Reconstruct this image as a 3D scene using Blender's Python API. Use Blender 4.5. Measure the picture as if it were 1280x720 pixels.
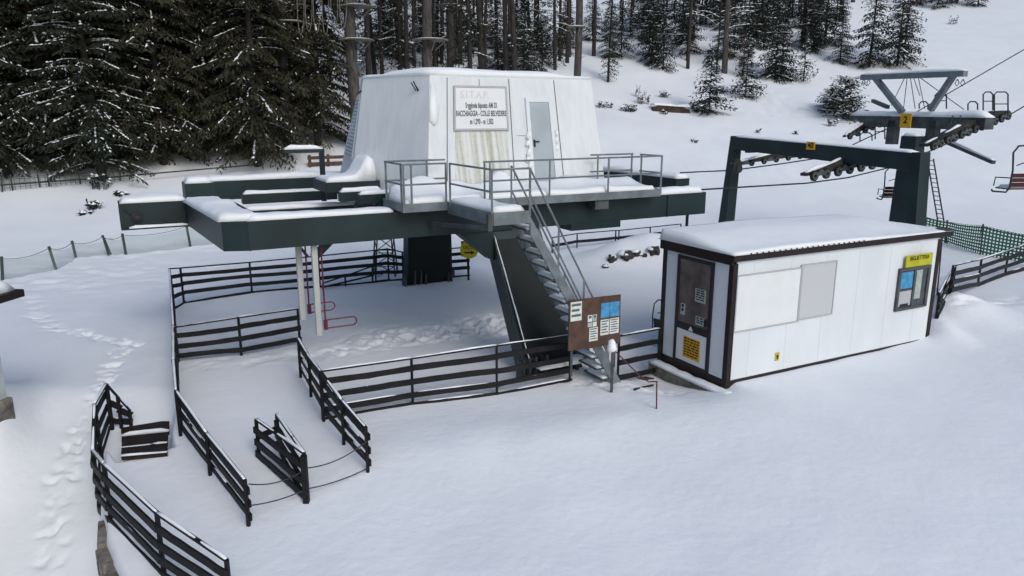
import bpy, bmesh, math, random
import numpy as np
from mathutils import Vector, Matrix
random.seed(7)
R = math.radians
for o in list(bpy.data.objects): bpy.data.objects.remove(o)
S = bpy.context.scene
COL = S.collection
# ------------------------------------------------------------------ camera
FPX, PITCH, CH = 928.0, R(13.24), 5.12
cd = bpy.data.cameras.new('camera'); cam = bpy.data.objects.new('camera', cd); COL.objects.link(cam)
cam.location = (0, 0, CH); cam.rotation_euler = (R(90) - PITCH, 0, 0)
cd.sensor_width = 36; cd.lens = FPX / 1280 * 36; cd.clip_end = 2000; cd.clip_start = .1
S.camera = cam
# ------------------------------------------------------------------ light (overcast)
w = bpy.data.worlds.new('World'); S.world = w; w.use_nodes = True
nt = w.node_tree; bg = nt.nodes['Background']
sky = nt.nodes.new('ShaderNodeTexSky'); sky.sky_type = 'NISHITA'; sky.sun_disc = False
SUN_EL, SUN_ROT = R(38), R(150)
sky.sun_elevation = SUN_EL; sky.sun_rotation = SUN_ROT; sky.dust_density = 3.0; sky.air_density = 1.0
hs = nt.nodes.new('ShaderNodeHueSaturation'); hs.inputs['Saturation'].default_value = 1.0
tint = nt.nodes.new('ShaderNodeMix'); tint.data_type = 'RGBA'; tint.blend_type = 'MULTIPLY'; tint.inputs[0].default_value = 1.0
tint.inputs[7].default_value = (.93, 1.0, 1.03, 1)
nt.links.new(sky.outputs[0], hs.inputs['Color']); nt.links.new(hs.outputs[0], tint.inputs[6]); nt.links.new(tint.outputs[2], bg.inputs['Color'])
bg.inputs['Strength'].default_value = 0.12
sd = bpy.data.lights.new('sun', 'SUN'); so = bpy.data.objects.new('sun', sd); COL.objects.link(so)
sd.energy = 0.6; sd.angle = R(22); sd.color = (1.0, .985, .96)
sdir = Vector((math.sin(SUN_ROT) * math.cos(SUN_EL), math.cos(SUN_ROT) * math.cos(SUN_EL), math.sin(SUN_EL)))
so.rotation_euler = sdir.to_track_quat('Z', 'Y').to_euler()
S.view_settings.view_transform = 'Standard'; S.view_settings.look = 'None'; S.view_settings.gamma = 1
S.view_settings.exposure = 0.20
S.render.engine = 'CYCLES'

# ------------------------------------------------------------------ photo geometry: measured bearings to world points
_f = np.array([0, math.cos(PITCH), -math.sin(PITCH)]); _r = np.array([1., 0, 0]); _u = np.cross(_r, _f)
def ray(px, py): return _f + (px - 640) / FPX * _r + (360 - py) / FPX * _u
YAW = R(28.3)
AX = np.array([math.cos(YAW), math.sin(YAW), 0]); BX = np.array([-math.sin(YAW), math.cos(YAW), 0])
def W(u, v, z): return Vector(u * AX + v * BX) + Vector((0, 0, z))
O3 = np.array([0, 0, CH])
def atz(px, py, z=0): d = ray(px, py); return Vector(O3 + (z - CH) / d[2] * d)
def atY(px, py, y): d = ray(px, py); return Vector(O3 + y / d[1] * d)
def VU(px, py, v): d = ray(px, py); P = O3 + v / (d @ BX) * d; return float(P @ AX), float(P[2])
def UU(px, py, u): d = ray(px, py); P = O3 + u / (d @ AX) * d; return float(P @ BX), float(P[2])

# ------------------------------------------------------------------ helpers
def tag(o, label=None, cat=None, group=None, kind=None):
    if label: o['label'] = label
    if cat: o['category'] = cat
    if group: o['group'] = group
    if kind: o['kind'] = kind
    return o
ROOTM = {}
def thing(name, label, cat, loc, rz=0, group=None):
    o = bpy.data.objects.new(name, None); COL.objects.link(o); o.location = loc; o.rotation_euler = (0, 0, rz)
    o.empty_display_size = .3
    ROOTM[o.name] = (Matrix.Translation(Vector(loc)) @ Matrix.Rotation(rz, 4, 'Z')).inverted()
    return tag(o, label, cat, group)
def rootof(o):
    while o.parent: o = o.parent
    return o
class MB:
    def __init__(s): s.v = []; s.f = []; s.m = []
    def add(s, vs, fs, mi=0):
        n = len(s.v); s.v += [tuple(p) for p in vs]; s.f += [tuple(n + i for i in f) for f in fs]; s.m += [mi] * len(fs); return s
    def para(s, o, a, b, c, mi=0):
        o, a, b, c = map(Vector, (o, a, b, c))
        if a.cross(b).dot(c) < 0: a, b = b, a
        p = [o, o+a, o+a+b, o+b, o+c, o+a+c, o+a+b+c, o+b+c]
        return s.add(p, [(3,2,1,0),(4,5,6,7),(0,1,5,4),(1,2,6,5),(2,3,7,6),(3,0,4,7)], mi)
    def box(s, u0, u1, v0, v1, z0, z1, mi=0):
        return s.para(W(u0, v0, z0), W(u1, v0, z0)-W(u0, v0, z0), W(u0, v1, z0)-W(u0, v0, z0), (0, 0, z1-z0), mi)
    def wbox(s, c, sx, sy, sz, mi=0):
        c = Vector(c); return s.para(c-Vector((sx, sy, sz))/2, (sx, 0, 0), (0, sy, 0), (0, 0, sz), mi)
    def bar(s, p, q, w_, h_, upv=(0, 0, 1), mi=0):
        p, q = Vector(p), Vector(q); d = q-p; t = d.normalized(); up = Vector(upv)
        if abs(t.dot(up)) > .98: up = Vector((1, 0, 0)) if abs(t.x) < .9 else Vector((0, 1, 0))
        sd_ = t.cross(up).normalized(); u2 = sd_.cross(t).normalized()
        return s.para(p - sd_*w_/2 - u2*h_/2, d, sd_*w_, u2*h_, mi)
    def board(s, p, q, w_, h_, rr, n=8, amp=.009):
        p, q = Vector(p), Vector(q); d = q-p; t = d.normalized(); sd_ = t.cross(Vector((0, 0, 1))).normalized(); up = sd_.cross(t); vs = []; fs = []; a = rr.uniform(-1, 1)*amp*1.6
        for i in range(n+1):
            f_ = i/n; c = p+d*f_+up*(a*math.sin(math.pi*f_)+rr.uniform(-amp, amp)*.35)+sd_*rr.uniform(-amp, amp)*.4; hh = h_*rr.uniform(.93, 1.05)
            vs += [c-sd_*w_/2-up*hh/2, c+sd_*w_/2-up*hh/2, c+sd_*w_/2+up*hh/2, c-sd_*w_/2+up*hh/2]
        for i in range(n):
            for k in range(4): fs.append((i*4+k, (i+1)*4+k, (i+1)*4+(k+1) % 4, i*4+(k+1) % 4))
        fs += [(0, 1, 2, 3), (n*4+3, n*4+2, n*4+1, n*4)]
        return s.add(vs, fs)
    def tube(s, pts, r, n=6, closed=False, r1=None, mi=0):
        pts = [Vector(p) for p in pts]; k = len(pts); base = len(s.v); vs = []; fs = []
        prev = None
        for i, p in enumerate(pts):
            t = (pts[min(i+1, k-1)] - pts[max(i-1, 0)]).normalized()
            if prev is None:
                a = t.orthogonal().normalized()
            else:
                a = (prev - t*prev.dot(t)).normalized()
            prev = a; b = t.cross(a)
            rr = r if r1 is None else r + (r1-r)*i/(k-1)
            for j in range(n):
                an = 2*math.pi*j/n; vs.append(p + (a*math.cos(an)+b*math.sin(an))*rr)
        for i in range(k-1):
            for j in range(n): fs.append((i*n+j, i*n+(j+1) % n, (i+1)*n+(j+1) % n, (i+1)*n+j))
        fs.append(tuple(range(n-1, -1, -1))); fs.append(tuple((k-1)*n+j for j in range(n)))
        return s.add(vs, fs, mi)
    def cyl(s, c, axis, r, h, n=16, mi=0):
        c = Vector(c); a = Vector(axis).normalized(); return s.tube([c-a*h/2, c+a*h/2], r, n, mi=mi)
    def prism(s, pts, ext, mi=0):
        pts = [Vector(p) for p in pts]; e = Vector(ext); n = len(pts)
        fs = [tuple(range(n-1, -1, -1)), tuple(range(n, 2*n))] + [(i, (i+1) % n, n+(i+1) % n, n+i) for i in range(n)]
        return s.add(pts + [p+e for p in pts], fs, mi)
    def build(s, name, mat, parent=None, smooth=False, bevel=0):
        me = bpy.data.meshes.new(name)
        vs = s.v
        if parent is not None:
            M = ROOTM[rootof(parent).name]; vs = [tuple(M @ Vector(p)) for p in s.v]
        me.from_pydata(vs, [], s.f); 
        for m_ in (mat if isinstance(mat, (list, tuple)) else [mat]): me.materials.append(m_)
        if any(s.m): me.polygons.foreach_set('material_index', s.m)
        if smooth: me.polygons.foreach_set('use_smooth', [True]*len(s.f))
        me.update()
        o = bpy.data.objects.new(name, me); COL.objects.link(o)
        if parent is not None: o.parent = parent
        if bevel:
            b = o.modifiers.new('bevel', 'BEVEL'); b.width = bevel; b.segments = 2; b.limit_method = 'ANGLE'
        return o
# value noise
def vnoise(x, y, seed=0):
    x = np.asarray(x, float); y = np.asarray(y, float)
    xi = np.floor(x).astype(np.int64); yi = np.floor(y).astype(np.int64); fx = x-xi; fy = y-yi
    fx = fx*fx*(3-2*fx); fy = fy*fy*(3-2*fy)
    def h(a, b):
        n = (a*374761393 + b*668265263 + seed*1442695041) & 0xffffffff
        n = ((n ^ (n >> 13))*1274126177) & 0xffffffff
        return ((n ^ (n >> 16)) & 0xffff)/65535.
    return (h(xi, yi)*(1-fx)+h(xi+1, yi)*fx)*(1-fy) + (h(xi, yi+1)*(1-fx)+h(xi+1, yi+1)*fx)*fy - .5
def sstep(a, b, x): t = np.clip((x-a)/(b-a), 0, 1); return t*t*(3-2*t)

# ------------------------------------------------------------------ materials
def mat(name, col, rough=.7, var=.0, vscale=3., bump=0., bscale=20., metal=0., spec=.3, stretch=None, col2=None, lo=.35, hi=.65, detail=6):
    m = bpy.data.materials.new(name); m.use_nodes = True; t = m.node_tree; b = t.nodes['Principled BSDF']
    b.inputs['Base Color'].default_value = (*col, 1); b.inputs['Roughness'].default_value = rough
    b.inputs['Metallic'].default_value = metal; b.inputs['Specular IOR Level'].default_value = spec
    if var or bump or col2:
        tc = t.nodes.new('ShaderNodeTexCoord'); mp = t.nodes.new('ShaderNodeMapping'); t.links.new(tc.outputs['Object'], mp.inputs[0])
        if stretch: mp.inputs['Scale'].default_value = stretch
        n = t.nodes.new('ShaderNodeTexNoise'); n.inputs['Scale'].default_value = vscale; n.inputs['Detail'].default_value = detail
        t.links.new(mp.outputs[0], n.inputs['Vector'])
        r = t.nodes.new('ShaderNodeValToRGB'); r.color_ramp.elements[0].position = lo; r.color_ramp.elements[1].position = hi
        c2 = col2 if col2 else tuple(c*(1-var) for c in col); c1 = col if col2 else tuple(min(1, c*(1+var*.5)) for c in col)
        r.color_ramp.elements[0].color = (*c2, 1); r.color_ramp.elements[1].color = (*c1, 1)
        t.links.new(n.outputs[0], r.inputs[0]); t.links.new(r.outputs[0], b.inputs['Base Color'])
        if bump:
            n2 = t.nodes.new('ShaderNodeTexNoise'); n2.inputs['Scale'].default_value = bscale; n2.inputs['Detail'].default_value = 5
            t.links.new(tc.outputs['Object'], n2.inputs['Vector'])
            bp = t.nodes.new('ShaderNodeBump'); bp.inputs['Strength'].default_value = bump; bp.inputs['Distance'].default_value = .03
            t.links.new(n2.outputs[0], bp.inputs['Height']); t.links.new(bp.outputs[0], b.inputs['Normal'])
    return m
M = {}
M['snow'] = mat('snow', (.80, .82, .86), .75, bump=.4, bscale=7, var=.03, vscale=.6, spec=.2)
M['snowcap'] = mat('snow_cap', (.82, .84, .87), .75, bump=.25, bscale=14, var=.02, spec=.2)
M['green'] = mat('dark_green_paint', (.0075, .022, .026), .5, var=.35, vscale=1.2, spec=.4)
M['galv'] = mat('galvanised_steel', (.17, .20, .22), .5, var=.25, vscale=4, metal=.2)
M['galv2'] = mat('weathered_grey_steel', (.075, .083, .088), .6, var=.4, vscale=3, metal=.1)
M['darksteel'] = mat('dark_steel', (.035, .038, .04), .5, var=.4, vscale=6, metal=.3)
M['rust'] = mat('oily_steel', (.035, .033, .030), .6, var=.5, vscale=5)
M['rubber'] = mat('black_rubber', (.015, .015, .017), .8)
M['fence'] = mat('dark_stained_wood', (.0095, .009, .0115), .7, var=.4, vscale=3, bump=.3, bscale=30)
M['trim'] = mat('brown_trim_paint', (.017, .0095, .0098), .5, var=.3, vscale=4)
M['panel'] = mat('white_sandwich_panel', (.66, .69, .73), .45, var=.05, vscale=1.4, stretch=(1, 1, .4), detail=8)
M['panel2'] = mat('white_shutter', (.70, .72, .74), .4, var=.03)
M['greyshut'] = mat('grey_mesh_panel', (.42, .43, .45), .6, var=.08, vscale=30)
M['glass'] = mat('dark_door_glass', (.12, .088, .080), .3, var=.5, vscale=2.5, spec=.5)
M['wglass'] = mat('window_glass', (.05, .055, .065), .1, var=.5, vscale=4, spec=.5)
M['frame'] = mat('dark_frame', (.02, .018, .02), .5)
M['paper'] = mat('paper', (.62, .66, .64), .7, var=.12, vscale=14)
M['paperg'] = mat('grey_green_paper', (.36, .42, .40), .7, var=.2, vscale=14)
M['blue'] = mat('blue_poster', (.06, .27, .50), .5, var=.3, vscale=10)
M['yellow'] = mat('yellow_sign', (.50, .42, .015), .5, var=.12, vscale=6)
M['yelgreen'] = mat('yellow_green_sign', (.44, .42, .012), .5, var=.15, vscale=8)
M['orange'] = mat('orange_yellow_sign', (.62, .34, .015), .5, var=.12, vscale=6)
M['black'] = mat('black_lettering', (.012, .012, .013), .6)
M['ink'] = mat('grey_lettering', (.10, .11, .12), .6)
M['redink'] = mat('faded_red_lettering', (.66, .56, .58), .6)
M['bluedoor'] = mat('grey_blue_door', (.36, .41, .45), .45, var=.12, vscale=1.5)
M['brownwood'] = mat('brown_plywood', (.085, .048, .035), .7, var=.35, vscale=5, bump=.2)
M['concrete'] = mat('mossy_concrete', (.16, .15, .12), .9, var=.5, vscale=6, bump=.6, bscale=12)
M['red'] = mat('dull_red_paint', (.13, .014, .035), .5, var=.3)
M['chairred'] = mat('dark_red_slats', (.055, .010, .014), .55, var=.3, vscale=8)
M['white'] = mat('white_paint', (.42, .43, .43), .5, var=.12, vscale=3, stretch=(1, 1, .3))
M['stone'] = mat('rubble_stone', (.20, .18, .16), .9, var=.6, vscale=5, bump=1, bscale=8)
M['blackgreen'] = mat('blackish_green', (.0045, .008, .009), .6, var=.4, vscale=2)  # darker than the frame green, only for the leg front faces
M['darkrock'] = mat('dark_wet_rock', (.055, .052, .05), .8, var=.6, vscale=9, bump=1, bscale=10)
M['greypan'] = mat('pale_grey_mesh_panel', (.50, .51, .54), .6, var=.06, vscale=40)
M['hutwall'] = mat('pale_hut_render', (.42, .47, .49), .8, var=.1)
M['grate'] = mat('brown_grating', (.022, .015, .013), .8, var=.4, vscale=9)
M['netpost'] = mat('green_grey_post', (.05, .07, .065), .8, var=.3)
M['mossbrown'] = mat('bare_earth', (.05, .035, .025), .9, var=.5, vscale=4)
M['bark'] = mat('grey_bark', (.075, .068, .062), .95, var=.5, vscale=5, bump=1, bscale=14, stretch=(2, 2, .4))
M['barkd'] = mat('dark_bark', (.040, .035, .032), .95, var=.5, vscale=5, bump=1, bscale=14, stretch=(2, 2, .4))
M['needle'] = mat('dark_needles', (.030, .038, .024), .8, var=.5, vscale=1.3, spec=.15)
M['needle2'] = mat('olive_needles', (.046, .046, .028), .8, var=.5, vscale=1.3, spec=.15)
M['needle3'] = mat('green_needles', (.024, .034, .027), .8, var=.4, vscale=1.3, spec=.15)
M['brownleaf'] = mat('russet_leaves', (.07, .04, .03), .8, var=.4, vscale=2)
M['plank'] = mat('snowy_plank', (.16, .15, .13), .8, var=.4, vscale=3)
def housemat():
    m = bpy.data.materials.new('stained_white_house_panel'); m.use_nodes = True; t = m.node_tree; b = t.nodes['Principled BSDF']
    b.inputs['Roughness'].default_value = .5; b.inputs['Specular IOR Level'].default_value = .3
    tc = t.nodes.new('ShaderNodeTexCoord'); mp = t.nodes.new('ShaderNodeMapping'); t.links.new(tc.outputs['Object'], mp.inputs[0])
    mp.inputs['Scale'].default_value = (2.2, 2.2, .10)
    n = t.nodes.new('ShaderNodeTexNoise'); n.inputs['Scale'].default_value = 2.2; n.inputs['Detail'].default_value = 8; n.inputs['Roughness'].default_value = .65
    t.links.new(mp.outputs[0], n.inputs['Vector'])
    r = t.nodes.new('ShaderNodeValToRGB'); r.color_ramp.elements[0].position = .38; r.color_ramp.elements[1].position = .62
    r.color_ramp.elements[0].color = (.61, .64, .67, 1); r.color_ramp.elements[1].color = (.69, .71, .74, 1)
    t.links.new(n.outputs[0], r.inputs[0]); t.links.new(r.outputs[0], b.inputs['Base Color'])
    return m
M['house'] = housemat()
def stainmat():
    # rust and algae runs: opaque panel colour with ragged-topped streaks
    m = bpy.data.materials.new('algae_stained_panel'); m.use_nodes = True; t = m.node_tree; b = t.nodes['Principled BSDF']
    b.inputs['Roughness'].default_value = .7
    tc = t.nodes.new('ShaderNodeTexCoord'); mp = t.nodes.new('ShaderNodeMapping'); t.links.new(tc.outputs['Object'], mp.inputs[0])
    mp.inputs['Scale'].default_value = (4, 0, .10)
    n = t.nodes.new('ShaderNodeTexNoise'); n.inputs['Scale'].default_value = 3; n.inputs['Detail'].default_value = 8
    t.links.new(mp.outputs[0], n.inputs['Vector'])
    n2 = t.nodes.new('ShaderNodeTexNoise'); n2.inputs['Scale'].default_value = 14; n2.inputs['Detail'].default_value = 6; t.links.new(tc.outputs['Object'], n2.inputs['Vector'])
    mx = t.nodes.new('ShaderNodeMath'); mx.operation = 'MULTIPLY_ADD'; mx.inputs[1].default_value = .2; t.links.new(n2.outputs[0], mx.inputs[0]); t.links.new(n.outputs[0], mx.inputs[2])
    r = t.nodes.new('ShaderNodeValToRGB'); e = r.color_ramp.elements
    e[0].position = .50; e[0].color = (.64, .66, .66, 1); e[1].position = .80; e[1].color = (.36, .34, .26, 1)
    k = r.color_ramp.elements.new(.62); k.color = (.56, .565, .53, 1)
    t.links.new(mx.outputs[0], r.inputs[0]); t.links.new(r.outputs[0], b.inputs['Base Color'])
    return m
M['stain'] = stainmat()
def netmat(name, col, cover, sx=26., sz=26., grid=True):
    m = bpy.data.materials.new(name); m.use_nodes = True; t = m.node_tree; b = t.nodes['Principled BSDF']; out = t.nodes['Material Output']
    b.inputs['Base Color'].default_value = (*col, 1); b.inputs['Roughness'].default_value = .7
    tr = t.nodes.new('ShaderNodeBsdfTransparent'); mx = t.nodes.new('ShaderNodeMixShader')
    t.links.new(tr.outputs[0], mx.inputs[1]); t.links.new(b.outputs[0], mx.inputs[2]); t.links.new(mx.outputs[0], out.inputs[0])
    uv = t.nodes.new('ShaderNodeTexCoord'); sp = t.nodes.new('ShaderNodeSeparateXYZ'); t.links.new(uv.outputs['UV'], sp.inputs[0])
    if grid:
        res = []
        for ax, s_ in ((0, sx), (1, sz)):
            a = t.nodes.new('ShaderNodeMath'); a.operation = 'MULTIPLY'; a.inputs[1].default_value = s_; t.links.new(sp.outputs[ax], a.inputs[0])
            f = t.nodes.new('ShaderNodeMath'); f.operation = 'FRACT'; t.links.new(a.outputs[0], f.inputs[0])
            l = t.nodes.new('ShaderNodeMath'); l.operation = 'LESS_THAN'; l.inputs[1].default_value = cover; t.links.new(f.outputs[0], l.inputs[0]); res.append(l)
        m2 = t.nodes.new('ShaderNodeMath'); m2.operation = 'MAXIMUM'; t.links.new(res[0].outputs[0], m2.inputs[0]); t.links.new(res[1].outputs[0], m2.inputs[1])
        t.links.new(m2.outputs[0], mx.inputs[0])
    else: mx.inputs[0].default_value = cover
    return m
M['gnet'] = netmat('green_plastic_net', (.03, .17, .09), .50, 8, 8)
M['pnet'] = netmat('pale_green_net', (.22, .30, .27), .28, grid=False)
M['wnet'] = netmat('thin_wire_net', (.10, .11, .11), .10, 5, 5)

# ------------------------------------------------------------------ terrain
pE = [atz(x, y, -.15) for x, y in [(214, 560), (150, 574), (138, 562), (130, 560), (121, 600), (118, 655), (152, 715), (215, 800), (260, 900)]]
_fe = [atz(205, 380, 0), atz(214, 500, -.1)]
EDGE = [(_fe[0].x-3, 40.), (_fe[0].x, _fe[0].y)] + [(_fe[1].x, _fe[1].y), (pE[0].x, pE[0].y)] + [(p.x, p.y) for p in pE[1:]] + [(-1.6, 2.0), (-1.0, 0.0)]
def edge_sd(x, y):
    # signed distance to plateau edge, positive on the plateau side (to the right of the line walking towards the camera -> left side negative)
    x = np.asarray(x, float); y = np.asarray(y, float)
    best = np.full(x.shape, 1e9); inside = np.zeros(x.shape, bool)
    E = EDGE
    for (x0, y0), (x1, y1) in zip(E[:-1], E[1:]):
        dx, dy = x1-x0, y1-y0; t = np.clip(((x-x0)*dx+(y-y0)*dy)/(dx*dx+dy*dy), 0, 1)
        best = np.minimum(best, np.hypot(x-x0-t*dx, y-y0-t*dy))
        c = ((y0 > y) != (y1 > y)) & (x > x0+(y-y0)/(dy if abs(dy) > 1e-9 else 1e-9)*dx)
        inside ^= c
    return np.where(inside, best, -best)
MOUNDS = []
def mound(P, rx, ry, h, rot=0.): MOUNDS.append((P.x, P.y, rx, ry, h, rot))
mound(atz(790, 328), 1.7, 1.1, .62, R(20)); mound(atz(840, 330), 1.6, 1.3, .55)
mound(atz(1215, 398), 2.2, 1.6, .22, R(30)); mound(atz(1172, 418), .45, .9, .25)
mound(atz(2, 570, -.7), .45, 1.2, 1.0, R(20))
mound(atz(690, 535), 3.0, .9, .10, R(15)); mound(atz(560, 560), 3.0, 1.2, .07)
mound(atz(724, 447), .55, .35, .18)
mound(atz(150, 262), 4, 2, .35); mound(atz(40, 270), 5, 3, .5)
mound(atz(1192, 396), 1.1, .8, .40, R(40))
def terr(x, y):
    x = np.asarray(x, float); y = np.asarray(y, float)
    z = -.10*np.log1p(np.exp((12.2-y)*1.6))/1.6
    s = y-31-2.5*np.sin(x*.05)-.04*x
    z = z + .30*np.log1p(np.exp(np.clip(s*.35, -30, 30)))/.35
    z = z + .0022*np.clip(x-12, 0, 400)**2*sstep(20, 60, y)*sstep(0, 1, 1) * .25
    # undulation
    z = z + .16*vnoise(x/5.1, y/5.1, 3)*sstep(16, 30, y) + .05*vnoise(x/1.7, y/1.7, 4)*sstep(22, 40, y)
    z = z + .05*vnoise(x/2.3, y/2.3, 5) + .016*vnoise(x/.8, y/.8, 6) + 1.2*vnoise(x/19., y/19., 8)*sstep(38, 60, y)
    for (mx, my, rx, ry, h, rot) in MOUNDS:
        c, sn = math.cos(rot), math.sin(rot); a = ((x-mx)*c+(y-my)*sn)/rx; b = (-(x-mx)*sn+(y-my)*c)/ry
        z = z + h*np.exp(-(a*a+b*b)*1.1)*(1+.25*vnoise(x/.6, y/.6, 9))
    sdv = edge_sd(x, y)
    D = 1.5*sstep(13.5, 6, y) + .22*sstep(13.6, 12.2, y)
    z = z - D*(1-sstep(-.06, .10, sdv + .12*vnoise(x/.9, y/.9, 22)))
    z = z + .05*np.exp(-((sdv-.28)/.16)**2)*sstep(10.2, 9.4, y)
    ca = (x-4.147)*math.cos(R(27.7))+(y-13.6)*math.sin(R(27.7)); cb = -(x-4.147)*math.sin(R(27.7))+(y-13.6)*math.cos(R(27.7))
    z = z - .40*sstep(-.9, 1.7, cb)*sstep(-1.9, -.55, ca)*sstep(.3, .0, ca)*sstep(3.6, 2.5, cb)
    return z
def tz(x, y): return float(terr(np.array([x]), np.array([y]))[0])
def G(px, py):
    d = ray(px, py); t = 4.0
    while t < 250:
        P = O3+d*t
        if P[2] < tz(P[0], P[1]): break
        t *= 1.02
    lo, hi = t/1.02, t
    for _ in range(14):
        m_ = (lo+hi)/2; P = O3+d*m_
        if P[2] < tz(P[0], P[1]): hi = m_
        else: lo = m_
    return Vector(O3+d*hi)
def onY(px, Y):
    z = 0.
    for _ in range(4):
        x = (px-640)/FPX*(Y*math.cos(PITCH)+(CH-z)*math.sin(PITCH)); z = tz(x, Y)
    return Vector((x, Y, z))

def ground():
    xs = np.concatenate([np.linspace(-170, -60, 50)[:-1], np.linspace(-60, -17, 90)[:-1], np.linspace(-17, -11, 40)[:-1], np.linspace(-11, 11, 560)[:-1],
                         np.linspace(11, 20, 70)[:-1], np.linspace(20, 60, 90)[:-1], np.linspace(60, 170, 50)])
    ys = np.concatenate([np.linspace(0, 5, 14)[:-1], np.linspace(5, 20, 400)[:-1], np.linspace(20, 32, 110)[:-1], np.linspace(32, 75, 150)[:-1], np.linspace(75, 260, 80)])
    X, Yg = np.meshgrid(xs, ys); Z = terr(X, Yg)
    # churned tracks and footprints pressed into the snow
    def churn(P, rx, ry, amp, rot=0., sc=.22, seed=50):
        c, sn = math.cos(rot), math.sin(rot); a = ((X-P.x)*c+(Yg-P.y)*sn)/rx; b = (-(X-P.x)*sn+(Yg-P.y)*c)/ry
        m_ = np.exp(-(a*a+b*b)**1.5); n = vnoise(X/sc, Yg/sc, seed)+.6*vnoise(X/(sc*.5), Yg/(sc*.5), seed+1)
        return -amp*m_*np.clip(n+.15, 0, 1) + amp*.35*m_*np.clip(-n, 0, 1)
    Z += churn(atz(555, 415), 2.1, .75, .26, R(18), .17); Z += churn(atz(620, 405), 1.2, .9, .24, R(10), .15, seed=61)
    Z += churn(atz(420, 440), 1.3, .4, .12, R(20), seed=71); Z += churn(atz(320, 450), 1.6, .35, .06, R(20), seed=75)
    Z += churn(atz(120, 350), 5, 2.0, .09, R(15), .3, 81); Z += churn(atz(170, 325), 5, 1.2, .08, R(15), .3, 83)
    Z += churn(atz(990, 232), 7, 4, .10, R(25), .5, 85); Z += churn(atz(1060, 250), 8, 3, .08, R(10), .5, 87)
    Z += churn(atz(960, 262), 5, 1.6, .07, R(10), .4, 89)
    Z += churn(atz(820, 480), .8, .4, .08, 0, .2, 91); Z += churn(atz(745, 478), .6, .3, .08, 0, .2, 93)
    rng = random.Random(3)
    def prints(path, step=.42, w_=.10, dep=.06, rad=.07):
        pts = [G(*p) for p in path]; i = 0
        for a, b in zip(pts[:-1], pts[1:]):
            L = (b-a).length; n = max(1, int(L/step)); d = (b-a)/L; nrm = Vector((-d.y, d.x, 0))
            for k in range(n):
                i += 1; P = a+d*(k*step+rng.uniform(-.05, .05))+nrm*(w_ if i % 2 else -w_)*rng.uniform(.6, 1.4)
                ix = np.searchsorted(xs, [P.x-.5, P.x+.5]); iy = np.searchsorted(ys, [P.y-.5, P.y+.5])
                sl = (slice(iy[0], iy[1]), slice(ix[0], ix[1]))
                xx, yy = X[sl]-P.x, Yg[sl]-P.y; al = xx*d.x+yy*d.y; ac = xx*nrm.x+yy*nrm.y
                q = (al/(rad*1.5))**2+(ac/rad)**2
                Z[sl] += -dep*np.exp(-q**1.6) 
    def track(path, wd, amp, sc=.11, seed=200):
        pts = [G(*p) for p in path]
        for a, b in zip(pts[:-1], pts[1:]):
            ix = np.searchsorted(xs, [min(a.x, b.x)-1, max(a.x, b.x)+1]); iy = np.searchsorted(ys, [min(a.y, b.y)-1, max(a.y, b.y)+1]); sl = (slice(iy[0], iy[1]), slice(ix[0], ix[1]))
            xx, yy = X[sl], Yg[sl]; dx, dy = b.x-a.x, b.y-a.y; t = np.clip(((xx-a.x)*dx+(yy-a.y)*dy)/(dx*dx+dy*dy), 0, 1)
            dist = np.hypot(xx-a.x-t*dx, yy-a.y-t*dy)+.10*vnoise(xx/.35, yy/.35, seed+9)
            n = vnoise(xx/sc, yy/sc, seed)+.5*vnoise(xx/(sc*.5), yy/(sc*.5), seed+1); al = np.hypot(t*dx, t*dy)
            Z[sl] -= amp*np.exp(-(dist/wd)**4)*(.25+np.clip(n*2.2, -.3, 1))
    track([(40, 372), (45, 395), (70, 410), (110, 418), (165, 430)], .22, .06, .16); track([(168, 428), (150, 440), (140, 455), (132, 478), (118, 503)], .20, .045, .13, 210)
    track([(118, 505), (105, 530), (92, 560), (80, 600), (72, 650), (62, 715)], .22, .032, .12, 220); track([(100, 540), (66, 600), (50, 700)], .14, .03, .14, 230)
    track([(1178, 345), (1200, 372), (1240, 378), (1280, 372)], .3, .05, .2, 250)
    near = sstep(26, 18, Yg)
    rp = vnoise((X*.8+Yg*.6)/.55, (Yg*.8-X*.6)/1.7, 301)
    Z += near*(.010*rp + .0035*vnoise(X/.16, Yg/.16, 302) + .010*vnoise(X/.45, Yg/.45, 303))
    ny, nx = X.shape
    V = np.stack([X, Yg, Z], -1).reshape(-1, 3)
    idx = np.arange(nx*ny).reshape(ny, nx)
    F_ = np.stack([idx[:-1, :-1], idx[:-1, 1:], idx[1:, 1:], idx[1:, :-1]], -1).reshape(-1, 4)
    me = bpy.data.meshes.new('snow_ground'); me.vertices.add(len(V)); me.vertices.foreach_set('co', V.ravel())
    me.loops.add(F_.size); me.loops.foreach_set('vertex_index', F_.ravel().astype(np.int32))
    me.polygons.add(len(F_)); me.polygons.foreach_set('loop_start', np.arange(0, F_.size, 4, dtype=np.int32)); me.polygons.foreach_set('loop_total', np.full(len(F_), 4, dtype=np.int32))
    me.polygons.foreach_set('use_smooth', np.ones(len(F_), bool)); me.update(calc_edges=True); me.validate()
    me.materials.append(M['snow']); o = bpy.data.objects.new('snow_ground', me); COL.objects.link(o); tag(o, kind='structure')
ground()

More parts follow.
